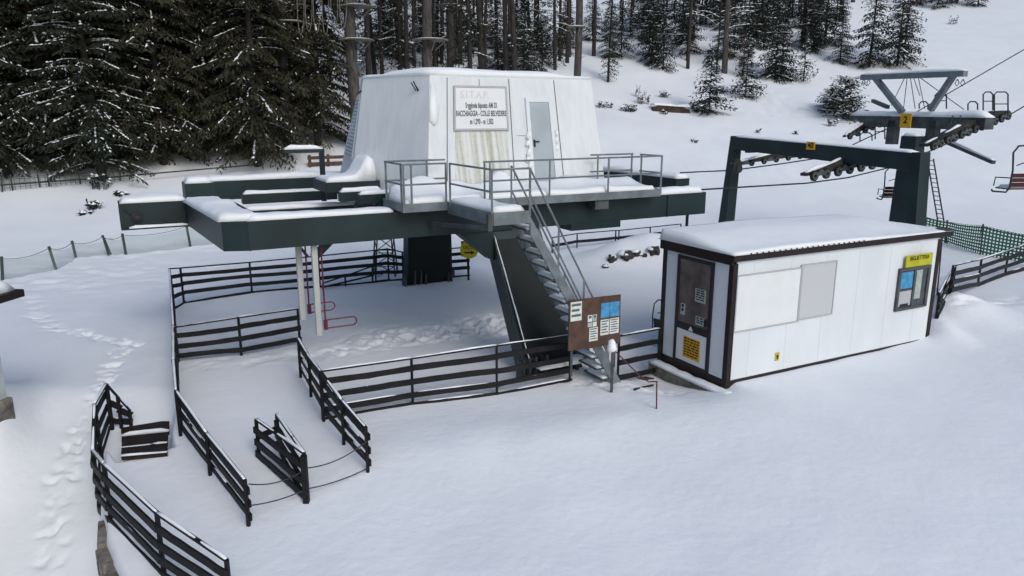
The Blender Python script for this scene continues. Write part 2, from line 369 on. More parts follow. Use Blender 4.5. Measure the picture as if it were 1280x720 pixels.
# ------------------------------------------------------------------ snow caps
def cap_between(mb, p, q, width, thick, seed=0, side=None, step=.12, over=.0, rough=.3):
    """rounded ridge of snow lying along p-q"""
    p, q = Vector(p), Vector(q); d = q-p; L = d.length; t = d/L
    s_ = side or t.cross(Vector((0, 0, 1))).normalized(); n = max(3, int(L/step)); cs = 7; vs = []; fs = []
    for i in range(n+1):
        a = i/n; e = min(1, min(a, 1-a)*L/(.6*thick+.01)); e = math.sqrt(max(0, 1-(1-e)**2))
        nz = float(vnoise(a*L/.5+seed*3.7, seed, 11))*rough*2 + float(vnoise(a*L/.17+seed*3.7, seed+5, 12))*rough*.7
        h = thick*(1+nz)*(.35+.65*e); ww = width/2*(1+nz*.12)
        for k in range(cs):
            x = -1+2*k/(cs-1); hh = h*(1-abs(x)**3.2)
            vs.append(p+d*a+s_*(x*ww)+Vector((0, 0, hh-.005+over)))
    for i in range(n):
        for k in range(cs-1): fs.append((i*cs+k, i*cs+k+1, (i+1)*cs+k+1, (i+1)*cs+k))
    m0 = len(vs)
    fs.append(tuple(range(cs))[::-1]); fs.append(tuple(n*cs+k for k in range(cs)))
    for i in range(n): fs.append(((i+1)*cs, i*cs, i*cs+cs-1, (i+1)*cs+cs-1)[::-1])
    mb.add(vs, fs)
def cap_rect(mb, o, a, b, thick, seed=0, step=.09, amp=.25, edge=None, hfun=None):
    """soft snow sheet over parallelogram o,a,b"""
    o, a, b = Vector(o), Vector(a), Vector(b); na = max(5, int(a.length/step)); nb = max(5, int(b.length/step))
    ed = edge or thick*1.3; base = len(mb.v); vs = []; fs = []
    for i in range(na+1):
        for j in range(nb+1):
            s_, t_ = i/na, j/nb; dd = min(min(s_, 1-s_)*a.length, min(t_, 1-t_)*b.length)
            P = o+a*s_+b*t_; dd = max(0, dd-.07*max(0, .12+float(vnoise(P.x/.22+seed, P.y/.22, 23)))); e = min(1, dd/ed); e = math.sqrt(max(0, 1-(1-e)**2))
            nz = float(vnoise(P.x/.7+seed, P.y/.7, 21))+.5*float(vnoise(P.x/.25+seed, P.y/.25, 22))
            h = thick*(1+amp*2*nz)*e + (hfun(s_, t_)*min(1, e*1.3) if hfun else 0)
            vs.append(P+Vector((0, 0, h-.004)))
    for i in range(na):
        for j in range(nb): fs.append((i*(nb+1)+j, (i+1)*(nb+1)+j, (i+1)*(nb+1)+j+1, i*(nb+1)+j+1))
    bl = len(vs)
    ring = [i*(nb+1) for i in range(na+1)]+[na*(nb+1)+j for j in range(1, nb+1)]+[i*(nb+1)+nb for i in range(na-1, -1, -1)]+[j for j in range(nb-1, 0, -1)]
    if a.cross(b).z < 0: fs = [f[::-1] for f in fs]
    fs.append(tuple(ring[::-1]))
    mb.add(vs, fs)

# ------------------------------------------------------------------ text
def text(body, size, O, ex, ey, mat_, parent, name='lettering', align='CENTER', bold=0.0, sx=1.0, lead=None):
    cu = bpy.data.curves.new(name, 'FONT'); cu.body = body; cu.size = size; cu.align_x = align; cu.align_y = 'CENTER'; cu.offset = bold*size
    cu.extrude = .0015
    if lead: cu.space_line = lead
    tmp = bpy.data.objects.new('tmp', cu); COL.objects.link(tmp)
    dg = bpy.context.evaluated_depsgraph_get(); me = bpy.data.meshes.new_from_object(tmp.evaluated_get(dg)); bpy.data.objects.remove(tmp)
    ex, ey = Vector(ex).normalized(), Vector(ey).normalized(); ez = ex.cross(ey)
    T = Matrix((( ex.x*sx, ey.x, ez.x, O[0]), (ex.y*sx, ey.y, ez.y, O[1]), (ex.z*sx, ey.z, ez.z, O[2]), (0, 0, 0, 1)))
    me.transform(ROOTM[rootof(parent).name] @ T); me.materials.clear(); me.materials.append(mat_); me.name = name
    o = bpy.data.objects.new(name, me); COL.objects.link(o); o.parent = parent; return o

# ================================================================== LIFT STATION STEEL FRAME
ZB, ZT = 2.8, 3.31
sf = thing('lift_station_frame', 'dark green steel box-beam frame on splayed legs carrying the white machine house', 'steel frame', W(7.6, 13.5, 0), YAW)
def boxbeam(name, u0, u1, v0, v1, z0=ZB, z1=ZT, flange=True, parent=sf, cap=.07, seed=1, sub=True):
    mb = MB(); mb.box(u0, u1, v0, v1, z0, z1)
    o = mb.build(name, M['green'], parent, bevel=.008)
    if cap:
        c = MB(); cap_rect(c, W(u0+.01, v0+.01, z1), W(u1-.01, v0+.01, 0)-W(u0+.01, v0+.01, 0), W(u0, v1-.01, 0)-W(u0, v0+.01, 0), cap, seed=seed)
        c.build('snow_cap', M['snowcap'], o, smooth=True)
    return o
fb = MB(); fb.box(1.97, 12.37, 13.3, 13.85, ZB, ZT); fb.box(8.6, 9.9, 13.29, 13.86, ZB-.14, ZB+.002)
fbo = fb.build('front_beam', M['green'], sf, bevel=.008)
for u in (2.0, 6.6, 11.2): wl = MB(); wl.box(u, u+.03, 13.275, 13.3, ZB, ZT); wl.build('web_stiffener', M['green'], fbo)
wl = MB(); wl.box(12.0, 12.05, 13.5, 13.55, ZB-.35, ZB); wl.build('drain_pipe', M['green'], fbo)
c = MB(); cap_rect(c, W(2.0, 13.31, ZT), W(2.9, 0, 0)-W(.2, 0, 0), W(0, .52, 0), .09, 1); cap_rect(c, W(11.0, 13.31, ZT), W(1.36, 0, 0), W(0, .52, 0), .13, 2)
c.build('snow_cap', M['snowcap'], fbo, smooth=True)
# left cross box with chamfered front corner
lc = MB(); lc.prism([W(1.97, 13.3, ZB), W(1.60, 13.45, ZB), W(1.35, 17.2, ZB), W(2.25, 17.2, ZB), W(2.35, 13.86, ZB), W(1.97, 13.86, ZB)], (0, 0, ZT-ZB))
lco = lc.build('left_cross_beam', M['green'], sf, bevel=.008)
c = MB(); cap_rect(c, W(1.55, 13.5, ZT), W(2.32, 13.34, 0)-W(1.55, 13.5, 0), W(1.33, 17.15, 0)-W(1.58, 13.5, 0), .13, 3, amp=.3); c.build('snow_cap', M['snowcap'], lco, smooth=True)
ar = MB(); ar.box(.1, 1.42, 17.23, 17.95, ZB, ZT); ar.box(.1, 1.42, 17.05, 17.25, ZB-.02, ZB+.01)
aro = ar.build('side_arm', M['green'], sf, bevel=.006)
c = MB(); cap_rect(c, W(.12, 17.24, ZT), W(1.3, 0, 0), W(0, .7, 0), .12, 4); cap_between(c, W(.25, 17.13, ZB+.01), W(1.4, 17.13, ZB+.01), .16, .07, 5); c.build('snow_cap', M['snowcap'], aro, smooth=True)
k = MB(); k.cyl(W(.42, 17.19, 3.03), BX, .10, .1, 12); k.cyl(W(.42, 17.12, 3.03), BX, .05, .14, 8); k.bar(W(.2, 17.2, 3.2), W(.5, 17.2, 2.95), .05, .03); k.build('bearing', M['darksteel'], aro)
boxbeam('corner_box', 1.45, 2.08, 17.98, 18.7, 2.95, 3.60, cap=.12, seed=6)
boxbeam('rear_beam', 2.1, 12.2, 19.9, 20.45, 3.0, 3.47, cap=.13, seed=7)
# right cross beam, raised
rc = MB(); rc.prism([W(12.37, 13.9, ZB), W(12.37, 19.88, ZB), W(11.95, 19.88, ZB), W(11.95, 13.9, ZB)], (0, 0, .80))
rco = rc.build('right_cross_beam', M['green'], sf, bevel=.008)
c = MB(); cap_rect(c, W(11.93, 13.85, 3.60), W(.46, 0, 0), W(0, 6.0, 0), .12, 8); c.build('snow_cap', M['snowcap'], rco, smooth=True)
# inner carriage rails
for vv, z0, z1, u0, u1, sd_ in ((17.6, 3.12, 3.34, 2.6, 4.75, 9), (16.3, 2.95, 3.12, 2.4, 5.0, 12)):
    boxbeam('carriage_rail', u0, u1, vv, vv+.28, z0, z1, cap=.08, seed=sd_)
o_ = boxbeam('tension_carriage', 3.95, 5.12, 15.5, 16.6, 3.50, 3.72, cap=0)
c = MB(); cap_rect(c, W(3.96, 15.5, 3.72), W(1.15, 0, 0), W(0, 1.08, 0), .10, 13, hfun=lambda s, t: .42*math.exp(-((s-.85)/.16)**2)); c.build('snow_cap', M['snowcap'], o_, smooth=True)
for (u, v) in ((4.1, 14.95), (4.3, 14.3)):
    mb = MB(); mb.box(u, u+.9, v, v+.22, 3.36, 3.56); mb.bar(W(u+.3, v+.11, 2.95), W(u+.5, v+.11, 3.4), .2, .22, upv=tuple(BX))
    bo = mb.build('bracket', M['green'], sf, bevel=.006)
    c = MB(); cap_rect(c, W(u, v, 3.56), W(.9, 0, 0), W(0, .22, 0), .09, 14+u); c.build('snow_cap', M['snowcap'], bo, smooth=True)
mb = MB(); mb.box(3.4, 5.0, 14.9, 15.1, 2.85, 3.0); bo = mb.build('carriage_rail', M['green'], sf)
c = MB(); cap_rect(c, W(3.4, 14.88, 3.0), W(1.6, 0, 0), W(0, .24, 0), .10, 31); c.build('snow_cap', M['snowcap'], bo, smooth=True)
# bullwheel lying flat inside the frame
mb = MB(); cc = W(4.3, 16.85, 2.92); pts = [cc+Vector((math.cos(a)*1.35, math.sin(a)*1.35, 0)) for a in np.linspace(0, 2*math.pi, 41)]
mb.tube(pts, .07, 6)
for a in range(6):
    an = a*math.pi/3; mb.bar(cc, cc+Vector((math.cos(an)*1.35, math.sin(an)*1.35, 0)), .1, .05)
mb.cyl(cc, (0, 0, 1), .22, .3, 14); mb.build('bullwheel', M['red'], sf)
mb = MB()
for i, a in enumerate((.0, .12, .24)): mb.bar(W(5.2, 14.4+a, 3.0+.03*i), W(6.6, 14.2+a, 3.14), .03, .03)
mb.build('carriage_cable', M['red'], sf)
# lamp mast on the carriage
mb = MB(); 
mb.bar(W(4.2, 16.7, 3.2), W(4.2, 16.7, 4.3), .10, .10); mb.bar(W(3.4, 16.7, 4.32), W(4.26, 16.7, 4.32), .07, .09); mo = mb.build('mast', M['green'], sf)
c = MB(); cap_between(c, W(3.4, 16.7, 4.36), W(4.22, 16.7, 4.36), .10, .08, 17); c.build('snow_cap', M['snowcap'], mo, smooth=True)
# legs
def leg(vtop, vbot, th, u0t, u1t, u0b, u1b, z1):
    mb = MB()
    t = [W(u0t, vtop, z1), W(u1t, vtop, z1), W(u1t, vtop+th, z1), W(u0t, vtop+th, z1)]
    b = [W(u0b, vbot, -.5), W(u1b, vbot, -.5), W(u1b, vbot+th, -.5), W(u0b, vbot+th, -.5)]
    mb.add(b+t, [(3, 2, 1, 0), (4, 5, 6, 7), (0, 1, 5, 4), (1, 2, 6, 5), (2, 3, 7, 6), (3, 0, 4, 7)])
    return mb
l = leg(13.35, 12.0, .45, 6.72, 7.85, 6.95, 8.25, ZB+.004)
l.prism([W(6.0, 13.4, ZB+.003), W(6.75, 13.32, ZB-.62), W(6.75, 13.32, ZB+.003)], W(0, .42, 0)*1.0)
lo = l.build('front_leg', M['green'], sf, bevel=.01)
c = MB()
for i in range(1):
    cap_between(c, W(7.02, 12.13, .06), W(6.76, 13.30, ZB-.1), .025, .03, 18, rough=1.3, side=Vector(W(1, 0, 0)))
cap_rect(c, W(6.98, 11.78, .25), W(1.25, 0, 0), W(0, .38, 0), .10, 19); c.build('snow_cap', M['snowcap'], lo, smooth=True)
def bolts(us, v, zz, parent):
    for u in us:
        mb = MB(); mb.box(u, u+.045, v, v+.26, -.3, zz); mb.cyl(W(u+.02, v-.03, zz-.1), (0, 0, 1), .022, .34, 6); mb.build('anchor_gusset', M['galv2'], parent)
mb = MB(); mb.prism([W(6.78, 13.343, ZB-.05), W(7.80, 13.343, ZB-.05), W(8.20, 12.155, .0), W(6.98, 12.155, .0)], W(0, -.012, 0)); mb.build('dark_front_sheet', M['blackgreen'], lo)  # thin near-black sheet laid over the front face to darken it
bolts((6.72, 6.86, 7.0, 7.25, 8.0), 12.05, .38, lo)
l = leg(20.05, 20.85, .4, 7.45, 8.75, 7.6, 9.12, ZB+.1); lo2 = l.build('rear_leg', M['green'], sf, bevel=.01)
mb = MB(); mb.prism([W(7.50, 20.045, ZB+.05), W(8.72, 20.045, ZB+.05), W(9.03, 20.76, -.2), W(7.63, 20.76, -.2)], W(0, -.012, 0)); mb.build('dark_front_sheet', M['blackgreen'], lo2)  # same darkening sheet over the rear leg's front face
for u in (7.45, 7.75, 7.95, 8.1, 8.85, 8.95): bolts((u,), 20.6, .38+.1*math.sin(u*9), lo2)
bolts((9.2,), 21.0, .3, lo2)
mb = MB(); mb.cyl(W(8.3, 20.35, 1.75), BX, .05, .05, 10); mb.build('inspection_cap', M['galv'], lo2)

# ================================================================== MACHINE HOUSE
mh = thing('machine_house', 'white faceted machine house with lettered board and grey door on the green frame', 'machine house', W(8, 17, 3.4), YAW)
zb, zt = 3.42, 5.86
bot = [(5.65, 14.10), (10.05, 14.10), (10.55, 15.3), (10.55, 19.0), (9.8, 19.7), (6.2, 19.7), (5.1, 18.8), (4.78, 16.6)]
top = [(6.02, 14.75), (10.0, 14.75), (10.25, 15.4), (10.25, 18.6), (9.6, 19.2), (6.5, 19.2), (5.72, 18.5), (5.22, 16.7)]
Bp = [W(u, v, zb) for u, v in bot]; Tp = [W(u, v, zt) for u, v in top]
n = len(Bp)
for i in range(n):
    if i == 0: continue
    j = (i+1) % n; mb = MB(); b0, b1, t0, t1 = Bp[i], Bp[j], Tp[i], Tp[j]
    nrm = (b1-b0).cross(t0-b0).normalized()
    
    NS = 10
    for off in (0, -.06):
        mb.add([b0.lerp(b1, q/NS).lerp(t0.lerp(t1, q/NS), r_/NS)+nrm*off for q in range(NS+1) for r_ in range(NS+1)], [(q*(NS+1)+r_, (q+1)*(NS+1)+r_, (q+1)*(NS+1)+r_+1, q*(NS+1)+r_+1)[::(1 if off == 0 else -1)] for q in range(NS) for r_ in range(NS)])
    mb.build('wall_panel', M['house'], mh, smooth=True)
b0, b1, t0, t1 = Bp[0], Bp[1], Tp[0], Tp[1]
fn = (b1-b0).cross(t0-b0).normalized()
def fp(s, t, off=0.0):   # s metres along the front wall, t metres up it
    L = (b1-b0).length; e = (t0-b0); H_ = e.length
    lo_, hi_ = b0.lerp(b1, s/L), t0.lerp(t1, s/L); return lo_.lerp(hi_, t/H_)+fn*off
HW = (t0-b0).length; LW = (b1-b0).length
mb = MB(); mb.prism([b0, b1, t1, t0], -fn*.06); fw = mb.build('wall_panel', M['house'], mh)
mb = MB()
def fslab(mb, s0, s1, t0_, t1_, off, th, mi=0): mb.prism([fp(s0, t0_, off), fp(s1, t0_, off), fp(s1, t1_, off), fp(s0, t1_, off)], fn*th, mi)
sm = MB()
for s in (.42, 2.02, 3.28): fslab(sm, s, s+.018, .05, HW-.02, -.002, .010)
sm.build('panel_seam', M['ink'], fw)
sm = MB()
for (s, t, a, b) in ((2.15, 1.28, .22, .006), (1.24, HW-.18, .012, .14)): fslab(sm, s, s+a, t, t+b, -.002, .008)
for (s, a) in ((.25, .06), (.45, .03), (1.05, .05), (.75, .08)): fslab(sm, s, s+a, .06, .14, -.002, .008)
sm.build('crack', M['ink'], fw)
sm = MB(); fslab(sm, .62, 1.92, .1, 1.42, -.001, .007); sm.build('stained_sheet', M['stain'], fw)
sgn = MB(); fslab(sgn, .60, 1.92, 1.42, 2.34, .0, .035); so_ = sgn.build('name_board', M['panel2'], mh, bevel=.006)
sgn = MB()
for a in ((.58, .62, 1.40, 2.36), (1.90, 1.94, 1.40, 2.36), (.62, 1.90, 2.32, 2.36), (.62, 1.90, 1.40, 1.44)): fslab(sgn, *a, .0, .05)
sgn.build('board_frame', M['greyshut'], so_)
ex = (fp(1, 1)-fp(0, 1)).normalized(); ey = (fp(1, 2)-fp(1, 1)).normalized()
text('S.I.T.A.P.', .22, fp(1.10, 2.16, .038), ex, ey, M['redink'], so_, bold=.0, sx=.85)
text('Seggiovia biposto AM 33\nRACCHIAGGIA - COLLE BELVEDERE\nm 1.280 - m 1.502', .165, fp(1.26, 1.76, .038), ex, ey, M['ink'], so_, bold=.028, sx=.45, lead=1.05)
d_ = MB(); fslab(d_, 2.52, 3.06, .12, 2.02, .0, .03); do = d_.build('door', M['bluedoor'], mh, bevel=.004)
d_ = MB()
for a in ((2.43, 2.52, .08, 2.12), (3.06, 3.15, .08, 2.12), (2.52, 3.06, 2.02, 2.12)): fslab(d_, *a, .0, .045)
d_.build('door_frame', M['panel'], do)
d_ = MB(); fslab(d_, 2.56, 2.60, 1.02, 1.18, .03, .02); fslab(d_, 2.56, 2.70, 1.12, 1.145, .05, .02); d_.build('handle', M['black'], do)
# louvre on the left end
b0l, b1l, t0l, t1l = Bp[7], Bp[6], Tp[7], Tp[6]
ln = (b0l-b1l).cross(t1l-b1l).normalized()
def lp(s, t, off): return b0l.lerp(b1l, s).lerp(t0l.lerp(t1l, s), t)+ln*off
lv = MB(); lv.prism([lp(.12, .28, .005), lp(.95, .28, .005), lp(.95, .86, .005), lp(.12, .86, .005)], ln*.02); lvo = lv.build('louvre', M['panel'], mh)
sl = MB()
for i in range(16):
    t = .30+i*.034; sl.prism([lp(.2, t, .024), lp(.85, t, .024), lp(.85, t+.007, .024), lp(.2, t+.007, .024)], ln*.006)
sl.build('louvre_slats', M['galv'], lvo)['kind'] = 'stuff'
sl = MB(); sl.prism([lp(.02, .885, .004), lp(.98, .885, .004), lp(.98, .905, .004), lp(.02, .905, .004)], ln*.01); sl.build('panel_seam', M['black'], lvo)
# roof and its snow
mb = MB(); mb.prism([p+Vector((0, 0, -.002)) for p in Tp], (0, 0, .03)); ro = mb.build('roof', M['panel'], mh)
c = MB(); cen = sum(Tp, Vector())/n; rings = []
outl = []
for i in range(n):
    for k in range(8): outl.append(Tp[i].lerp(Tp[(i+1) % n], k/8))
for (sc, h) in ((1.0, .0), (1.012, .04), (.985, .10), (.94, .14), (.8, .17), (.5, .20), (.2, .23)):
    rings.append([cen+(p-cen)*sc+Vector((0, 0, .025+h*(1+.5*float(vnoise(p.x*1.3, p.y*1.3, 31)))*(1.0 if (p-W(7.2, 14.7, zt)).length < 2.2 or h == 0 else .55))) for p in outl])
vs = [p for r in rings for p in r]; m_ = len(outl); fs = []
for i in range(len(rings)-1):
    for j in range(m_): fs.append((i*m_+j, i*m_+(j+1) % m_, (i+1)*m_+(j+1) % m_, (i+1)*m_+j))
fs.append(tuple((len(rings)-1)*m_+j for j in range(m_))); c.add(vs, fs)
c.build('roof_snow', M['snowcap'], mh, smooth=True)
c = MB(); cpos = [fp(.02, 2.2, .0), fp(.10, 1.9, .0), fp(.12, 1.55, .0)]
c.prism([fp(.02, 2.38, .002), fp(.0, 1.62, .002), fp(.12, 1.50, .002), fp(.22, 1.60, .002), fp(.24, 1.9, .002), fp(.10, 2.42, .002)], fn*.018)
for (s, t, r_) in ((2.44, 1.28, .07), (2.40, 1.1, .06), (2.42, .9, .07), (2.38, .75, .06), (2.44, .62, .07), (3.18, 1.15, .06), (3.2, 1.32, .05), (3.17, .98, .05)):
    q = fp(s, t, .03); c.tube([q-ex*r_*.5-Vector((0, 0, r_)), q+Vector((0, 0, 0)), q+ex*r_*.3+Vector((0, 0, r_))], r_*.7, 6)
c.build('clinging_snow', M['snowcap'], mh, smooth=True)
mb = MB(); q = W(5.75, 14.98, 5.72); 
for dx, dz, l in ((-.05, .02, .16), (.03, -.02, .14), (.0, .05, .2)): mb.bar(q+W(dx, 0, dz), q+W(dx+.1, 0, dz-l), .02, .02)
mb.build('rope_end', M['black'], mh)

# ================================================================== ACCESS PLATFORM
pz0, pz1 = 3.33, 3.47
ap = thing('access_platform', 'galvanised steel walkway with pipe railings in front of the white machine house', 'walkway', W(7.5, 13, 3.33), YAW)
mb = MB(); mb.box(4.72, 10.70, 12.98, 14.15, pz0+.01, pz1-.01); mb.box(5.62, 6.32, 11.12, 12.975, pz0+.01, pz1-.01); mb.build('deck', M['galv2'], ap)
mb = MB()
mb.box(4.70, 5.62, 12.95, 12.978, pz0, pz1+.02); mb.box(6.32, 10.72, 12.95, 12.978, pz0, pz1+.02); mb.box(4.70, 4.73, 12.98, 14.1, pz0, pz1+.02)
mb.box(5.59, 5.618, 11.10, 12.95, pz0-.06, pz1+.02); mb.box(5.62, 6.34, 11.09, 11.118, pz0-.06, pz1+.02); mb.box(10.72, 10.745, 12.98, 14.1, pz0, pz1+.02)
mb.build('fascia', M['galv'], ap, bevel=.004)
mb = MB(); mb.bar(W(5.55, 11.15, pz0-.1), W(5.35, 13.25, 3.05), .07, .07); mb.box(5.5, 5.58, 11.05, 11.13, pz0-.14, pz0+.15); mb.build('support_bracket', M['galv2'], ap)
mb = MB(); mb.box(9.0, 9.35, 13.0, 13.28, 3.13, 3.33); mb.build('support_bracket', M['galv2'], ap)
def drift(s, t): return .22*math.exp(-((s-.12)/.08)**2-((t-.9)/.5)**2)+.13*sstep(.3, 1, t)+.30*math.exp(-((s-.42)/.05)**2-((t-1)/.4)**2)+.12*math.exp(-((s-.72)/.06)**2-((t-1)/.3)**2)+.12*math.exp(-((s-.25)/.04)**2-((t-1)/.3)**2)
c = MB(); cap_rect(c, W(4.74, 13.0, pz1), W(5.95, 0, 0), W(0, 1.12, 0), .11, 41, step=.10, hfun=drift); cap_rect(c, W(5.63, 11.13, pz1), W(.68, 0, 0), W(0, 1.95, 0), .11, 42)
c.build('deck_snow', M['snowcap'], ap, smooth=True)
RH = 4.21
def railing(pts, posts, name='railing', mid=.5, r=.019, z0=pz1-.08, zt_=RH, parent=ap):
    mb = MB(); P = [W(u, v, 0) for u, v in pts]
    for zz in (zt_, z0+.08+(zt_-z0-.08)*mid): mb.tube([p+Vector((0, 0, zz)) for p in P], r, 6)
    for u, v in posts: mb.bar(W(u, v, z0), W(u, v, zt_), .036, .036)
    return mb.build(name, M['galv'], parent)
railing([(5.58, 12.97), (4.72, 12.97), (4.72, 13.9)], [(5.57, 12.97), (4.88, 12.97), (4.73, 12.97), (4.73, 13.1)])
railing([(4.72, 14.0), (6.0, 14.0)], [(4.73, 13.95), (5.6, 14.0)])
railing([(5.60, 12.85), (5.60, 11.10), (6.32, 11.10)], [(5.60, 12.85), (5.60, 11.11), (6.33, 11.10)])
railing([(6.36, 12.97), (10.73, 12.97), (10.73, 13.75)], [(6.38, 12.97), (7.85, 12.97), (9.3, 12.97), (10.72, 12.97), (10.73, 13.7), (6.36, 12.7)])
railing([(9.55, 14.02), (10.73, 14.02)], [(9.75, 14.02), (10.7, 14.02)])

# ================================================================== STAIRCASE
st = thing('steel_staircase', 'steep grey metal staircase with snowy treads running down from the walkway landing', 'staircase', W(8.2, 11.4, 0), YAW)
us0, us1, zs0, zs1 = 6.34, 8.28, 3.40, -.12
sv0, sv1 = 11.12, 11.78
for v in (sv0, sv1):
    mb = MB(); mb.prism([W(us0, v, zs0), W(us0+.02, v, zs0-.35), W(us1, v, zs1-.0), W(us1+.16, v, zs1+.08)], W(0, .035, 0)); mb.build('stringer', M['galv'], st, bevel=.003)
NT = 15
for i in range(NT):
    f_ = (i+.6)/NT; u = us0+(us1-us0)*f_; z = zs0-.12+(zs1-zs0)*f_
    if z < .0: continue
    mb = MB(); mb.box(u-.12, u+.12, sv0+.036, sv1-.001, z-.02, z+.01); to = mb.build('tread', M['galv2'], st)
    c = MB(); cap_rect(c, W(u-.10, sv0+.04, z+.012), W(.2, 0, 0), W(0, sv1-sv0-.05, 0), .05, i, step=.07); c.build('snow_cap', M['snowcap'], to, smooth=True)
for v in (sv0+.01, sv1+.02):
    mb = MB(); up = Vector((0, 0, .86)); a, b = W(us0, v, zs0-.05), W(us1-.18, v, .20)
    mb.tube([a+up, b+up, b+up*.2 + W(.1, 0, 0)*0], .019, 6); mb.tube([a+up*.5, b+up*.45], .017, 6)
    for f_ in (.0, .34, .66, .97): q = a.lerp(b, f_); mb.bar(q-Vector((0, 0, .1)), q+up, .034, .034)
    mb.build('handrail', M['galv'], st)
# ================================================================== NOTICE BOARD
nb = thing('notice_board', 'brown plywood notice board with posters fixed beside the foot of the metal stairs', 'notice board', W(7.65, 11.0, .85), YAW)
BV = 10.98
mb = MB(); mb.prism([W(7.09, BV, .86), W(8.25, BV, .84), W(8.24, BV, 1.80), W(7.09, BV, 1.82)], W(0, .025, 0)); mb.build('board', M['brownwood'], nb)
def poster(u0, u1, z0, z1, m, name='poster', lines=0, lab=None, lm='ink'):
    mb = MB(); mb.box(u0, u1, BV-.008, BV-.001, z0, z1); o = mb.build(name, M[m], nb)
    if lab: o['label'] = lab
    if lines:
        l = MB()
        for i in range(lines):
            zz = z1-(z1-z0)*(i+.8)/(lines+.6); l.box(u0+.02, u1-.02-.03*(i % 2), BV-.011, BV-.009, zz, zz+(z1-z0)/(lines*2.6))
        l.build('printed_lines', M[lm], o)
    return o
poster(7.12, 7.36, 1.42, 1.78, 'paper', lines=3, lab='white sheet with three dark pictures')
poster(7.50, 7.60, 1.36, 1.49, 'paper', lines=1); poster(7.615, 7.70, 1.36, 1.49, 'paperg', lines=1); poster(7.50, 7.60, 1.26, 1.345, 'paperg'); poster(7.615, 7.70, 1.26, 1.345, 'paper')
poster(7.79, 7.985, 1.40, 1.68, 'blue', lab='blue poster'); poster(7.995, 8.21, 1.40, 1.68, 'blue', lab='blue poster')
poster(7.54, 7.73, .98, 1.24, 'paper', lines=5); poster(7.79, 7.98, 1.06, 1.36, 'paper', lines=5); poster(8.0, 8.21, 1.06, 1.36, 'paper', lines=6)
for nbp in (7.2, 8.18):
    mb = MB(); mb.bar(W(nbp, BV+.06, .35), W(nbp, BV+.06, 1.7), .04, .04); mb.build('post', M['galv2'], nb)

# ================================================================== HANGING WHITE GUIDE POSTS
for i, (px, pyt, pyb, vv, lab) in enumerate(((378, 312, 400, 13.9, 'shorter farther white post with a red rod hanging below the green frame'), (398, 308, 420, 13.45, 'longer nearer white post with a red rod hanging below the green frame'))):
    u, zt_ = VU(px-5, pyt, vv); u2, zb_ = VU(px+2, pyb, vv); u = (u+u2)/2
    hp = thing('hanging_guide_post', lab, 'guide post', W(u, vv, ZB), YAW, 'white guide posts hanging from the station frame')
    mb = MB(); mb.box(u-.052, u+.052, vv, vv+.09, zb_, ZB-.002); mb.build('post', M['white'], hp, bevel=.01)
    mb = MB(); mb.bar(W(u+.13, vv+.05, zb_+.12), W(u+.13, vv+.05, ZB-.002), .024, .024); mb.box(u+.10, u+.16, vv, vv+.08, zb_+.10, zb_+.28); mb.build('rod', M['red'], hp)
    mb = MB(); L = .50+.12*i
    a = [W(u+.16, vv+.05, zb_+.12)]; 
    arc = [W(u+.12+L*.85+.08*math.sin(t), vv+.05, zb_+.20-.08*math.cos(t)) for t in np.linspace(0, math.pi, 7)]
    mb.tube([a[0]]+arc+[W(u+.16, vv+.05, zb_+.28)], .014, 5); mb.build('loop_handle', M['red'], hp)
mb = MB(); 
hb = thing('hanging_strut', 'short green diagonal strut under the left front beam beside the white posts', 'strut', W(4.4, 13.7, ZB), YAW)
u, z = VU(392, 322, 13.9); mb.bar(W(u, 13.9, z), W(u+.35, 13.9, ZB-.01), .14, .12, upv=tuple(BX)); mb.build('brace', M['green'], hb)
mb = MB(); mb.bar(W(u-.1, 13.95, z+.02), W(u-.3, 13.95, ZB-.01), .05, .05, upv=tuple(BX)); mb.build('cross_brace', M['galv2'], hb)

# ================================================================== TICKET CABIN
CY = R(27.7); CA = Vector((math.cos(CY), math.sin(CY), 0)); CB = Vector((-math.sin(CY), math.cos(CY), 0)); C0 = Vector((4.147, 13.60, 0)); CZ = Vector((0, 0, 1))
CL, CW, CHh = 6.25, 2.06, 2.45
def cp(a, b, z): return C0+CA*a+CB*b+CZ*z
def cbox(mb, a0, a1, b0, b1, z0, z1, mi=0): return mb.para(cp(a0, b0, z0), CA*(a1-a0), CB*(b1-b0), CZ*(z1-z0), mi)
tc = thing('ticket_cabin', 'white prefabricated ticket cabin with brown trim and thick snow on its flat roof', 'cabin', C0, CY)
def front(px, py):    # photo bearing onto the long front wall -> (a, z)
    d = ray(px, py); n_ = np.array(CB); t = (np.array(C0)-O3)@n_/(d@n_); P = Vector(O3+d*t)-C0; return P.dot(CA), P.z
def endw(px, py):
    d = ray(px, py); n_ = np.array(CA); t = (np.array(C0)-O3)@n_/(d@n_); P = Vector(O3+d*t)-C0; return P.dot(CB), P.z
mb = MB(); cbox(mb, .1, CL-.1, .02, .06, .0, CHh-.02); wf = mb.build('front_wall', M['panel'], tc)
mb = MB()
a = .55
while a < CL-.2: cbox(mb, a, a+.003, .018, .0215, .06, CHh-.12); a += 1.0
mb.build('panel_joint', M['greyshut'], wf)['kind'] = 'stuff'
mb = MB(); cbox(mb, .02, .06, .1, CW-.1, .0, CHh-.02); mb.build('end_wall', M['panel'], tc)
mb = MB(); cbox(mb, CL-.06, CL-.02, .1, CW-.1, .0, CHh-.02); cbox(mb, .1, CL-.1, CW-.06, CW-.02, .0, CHh-.02); mb.build('rear_wall', M['panel'], tc)
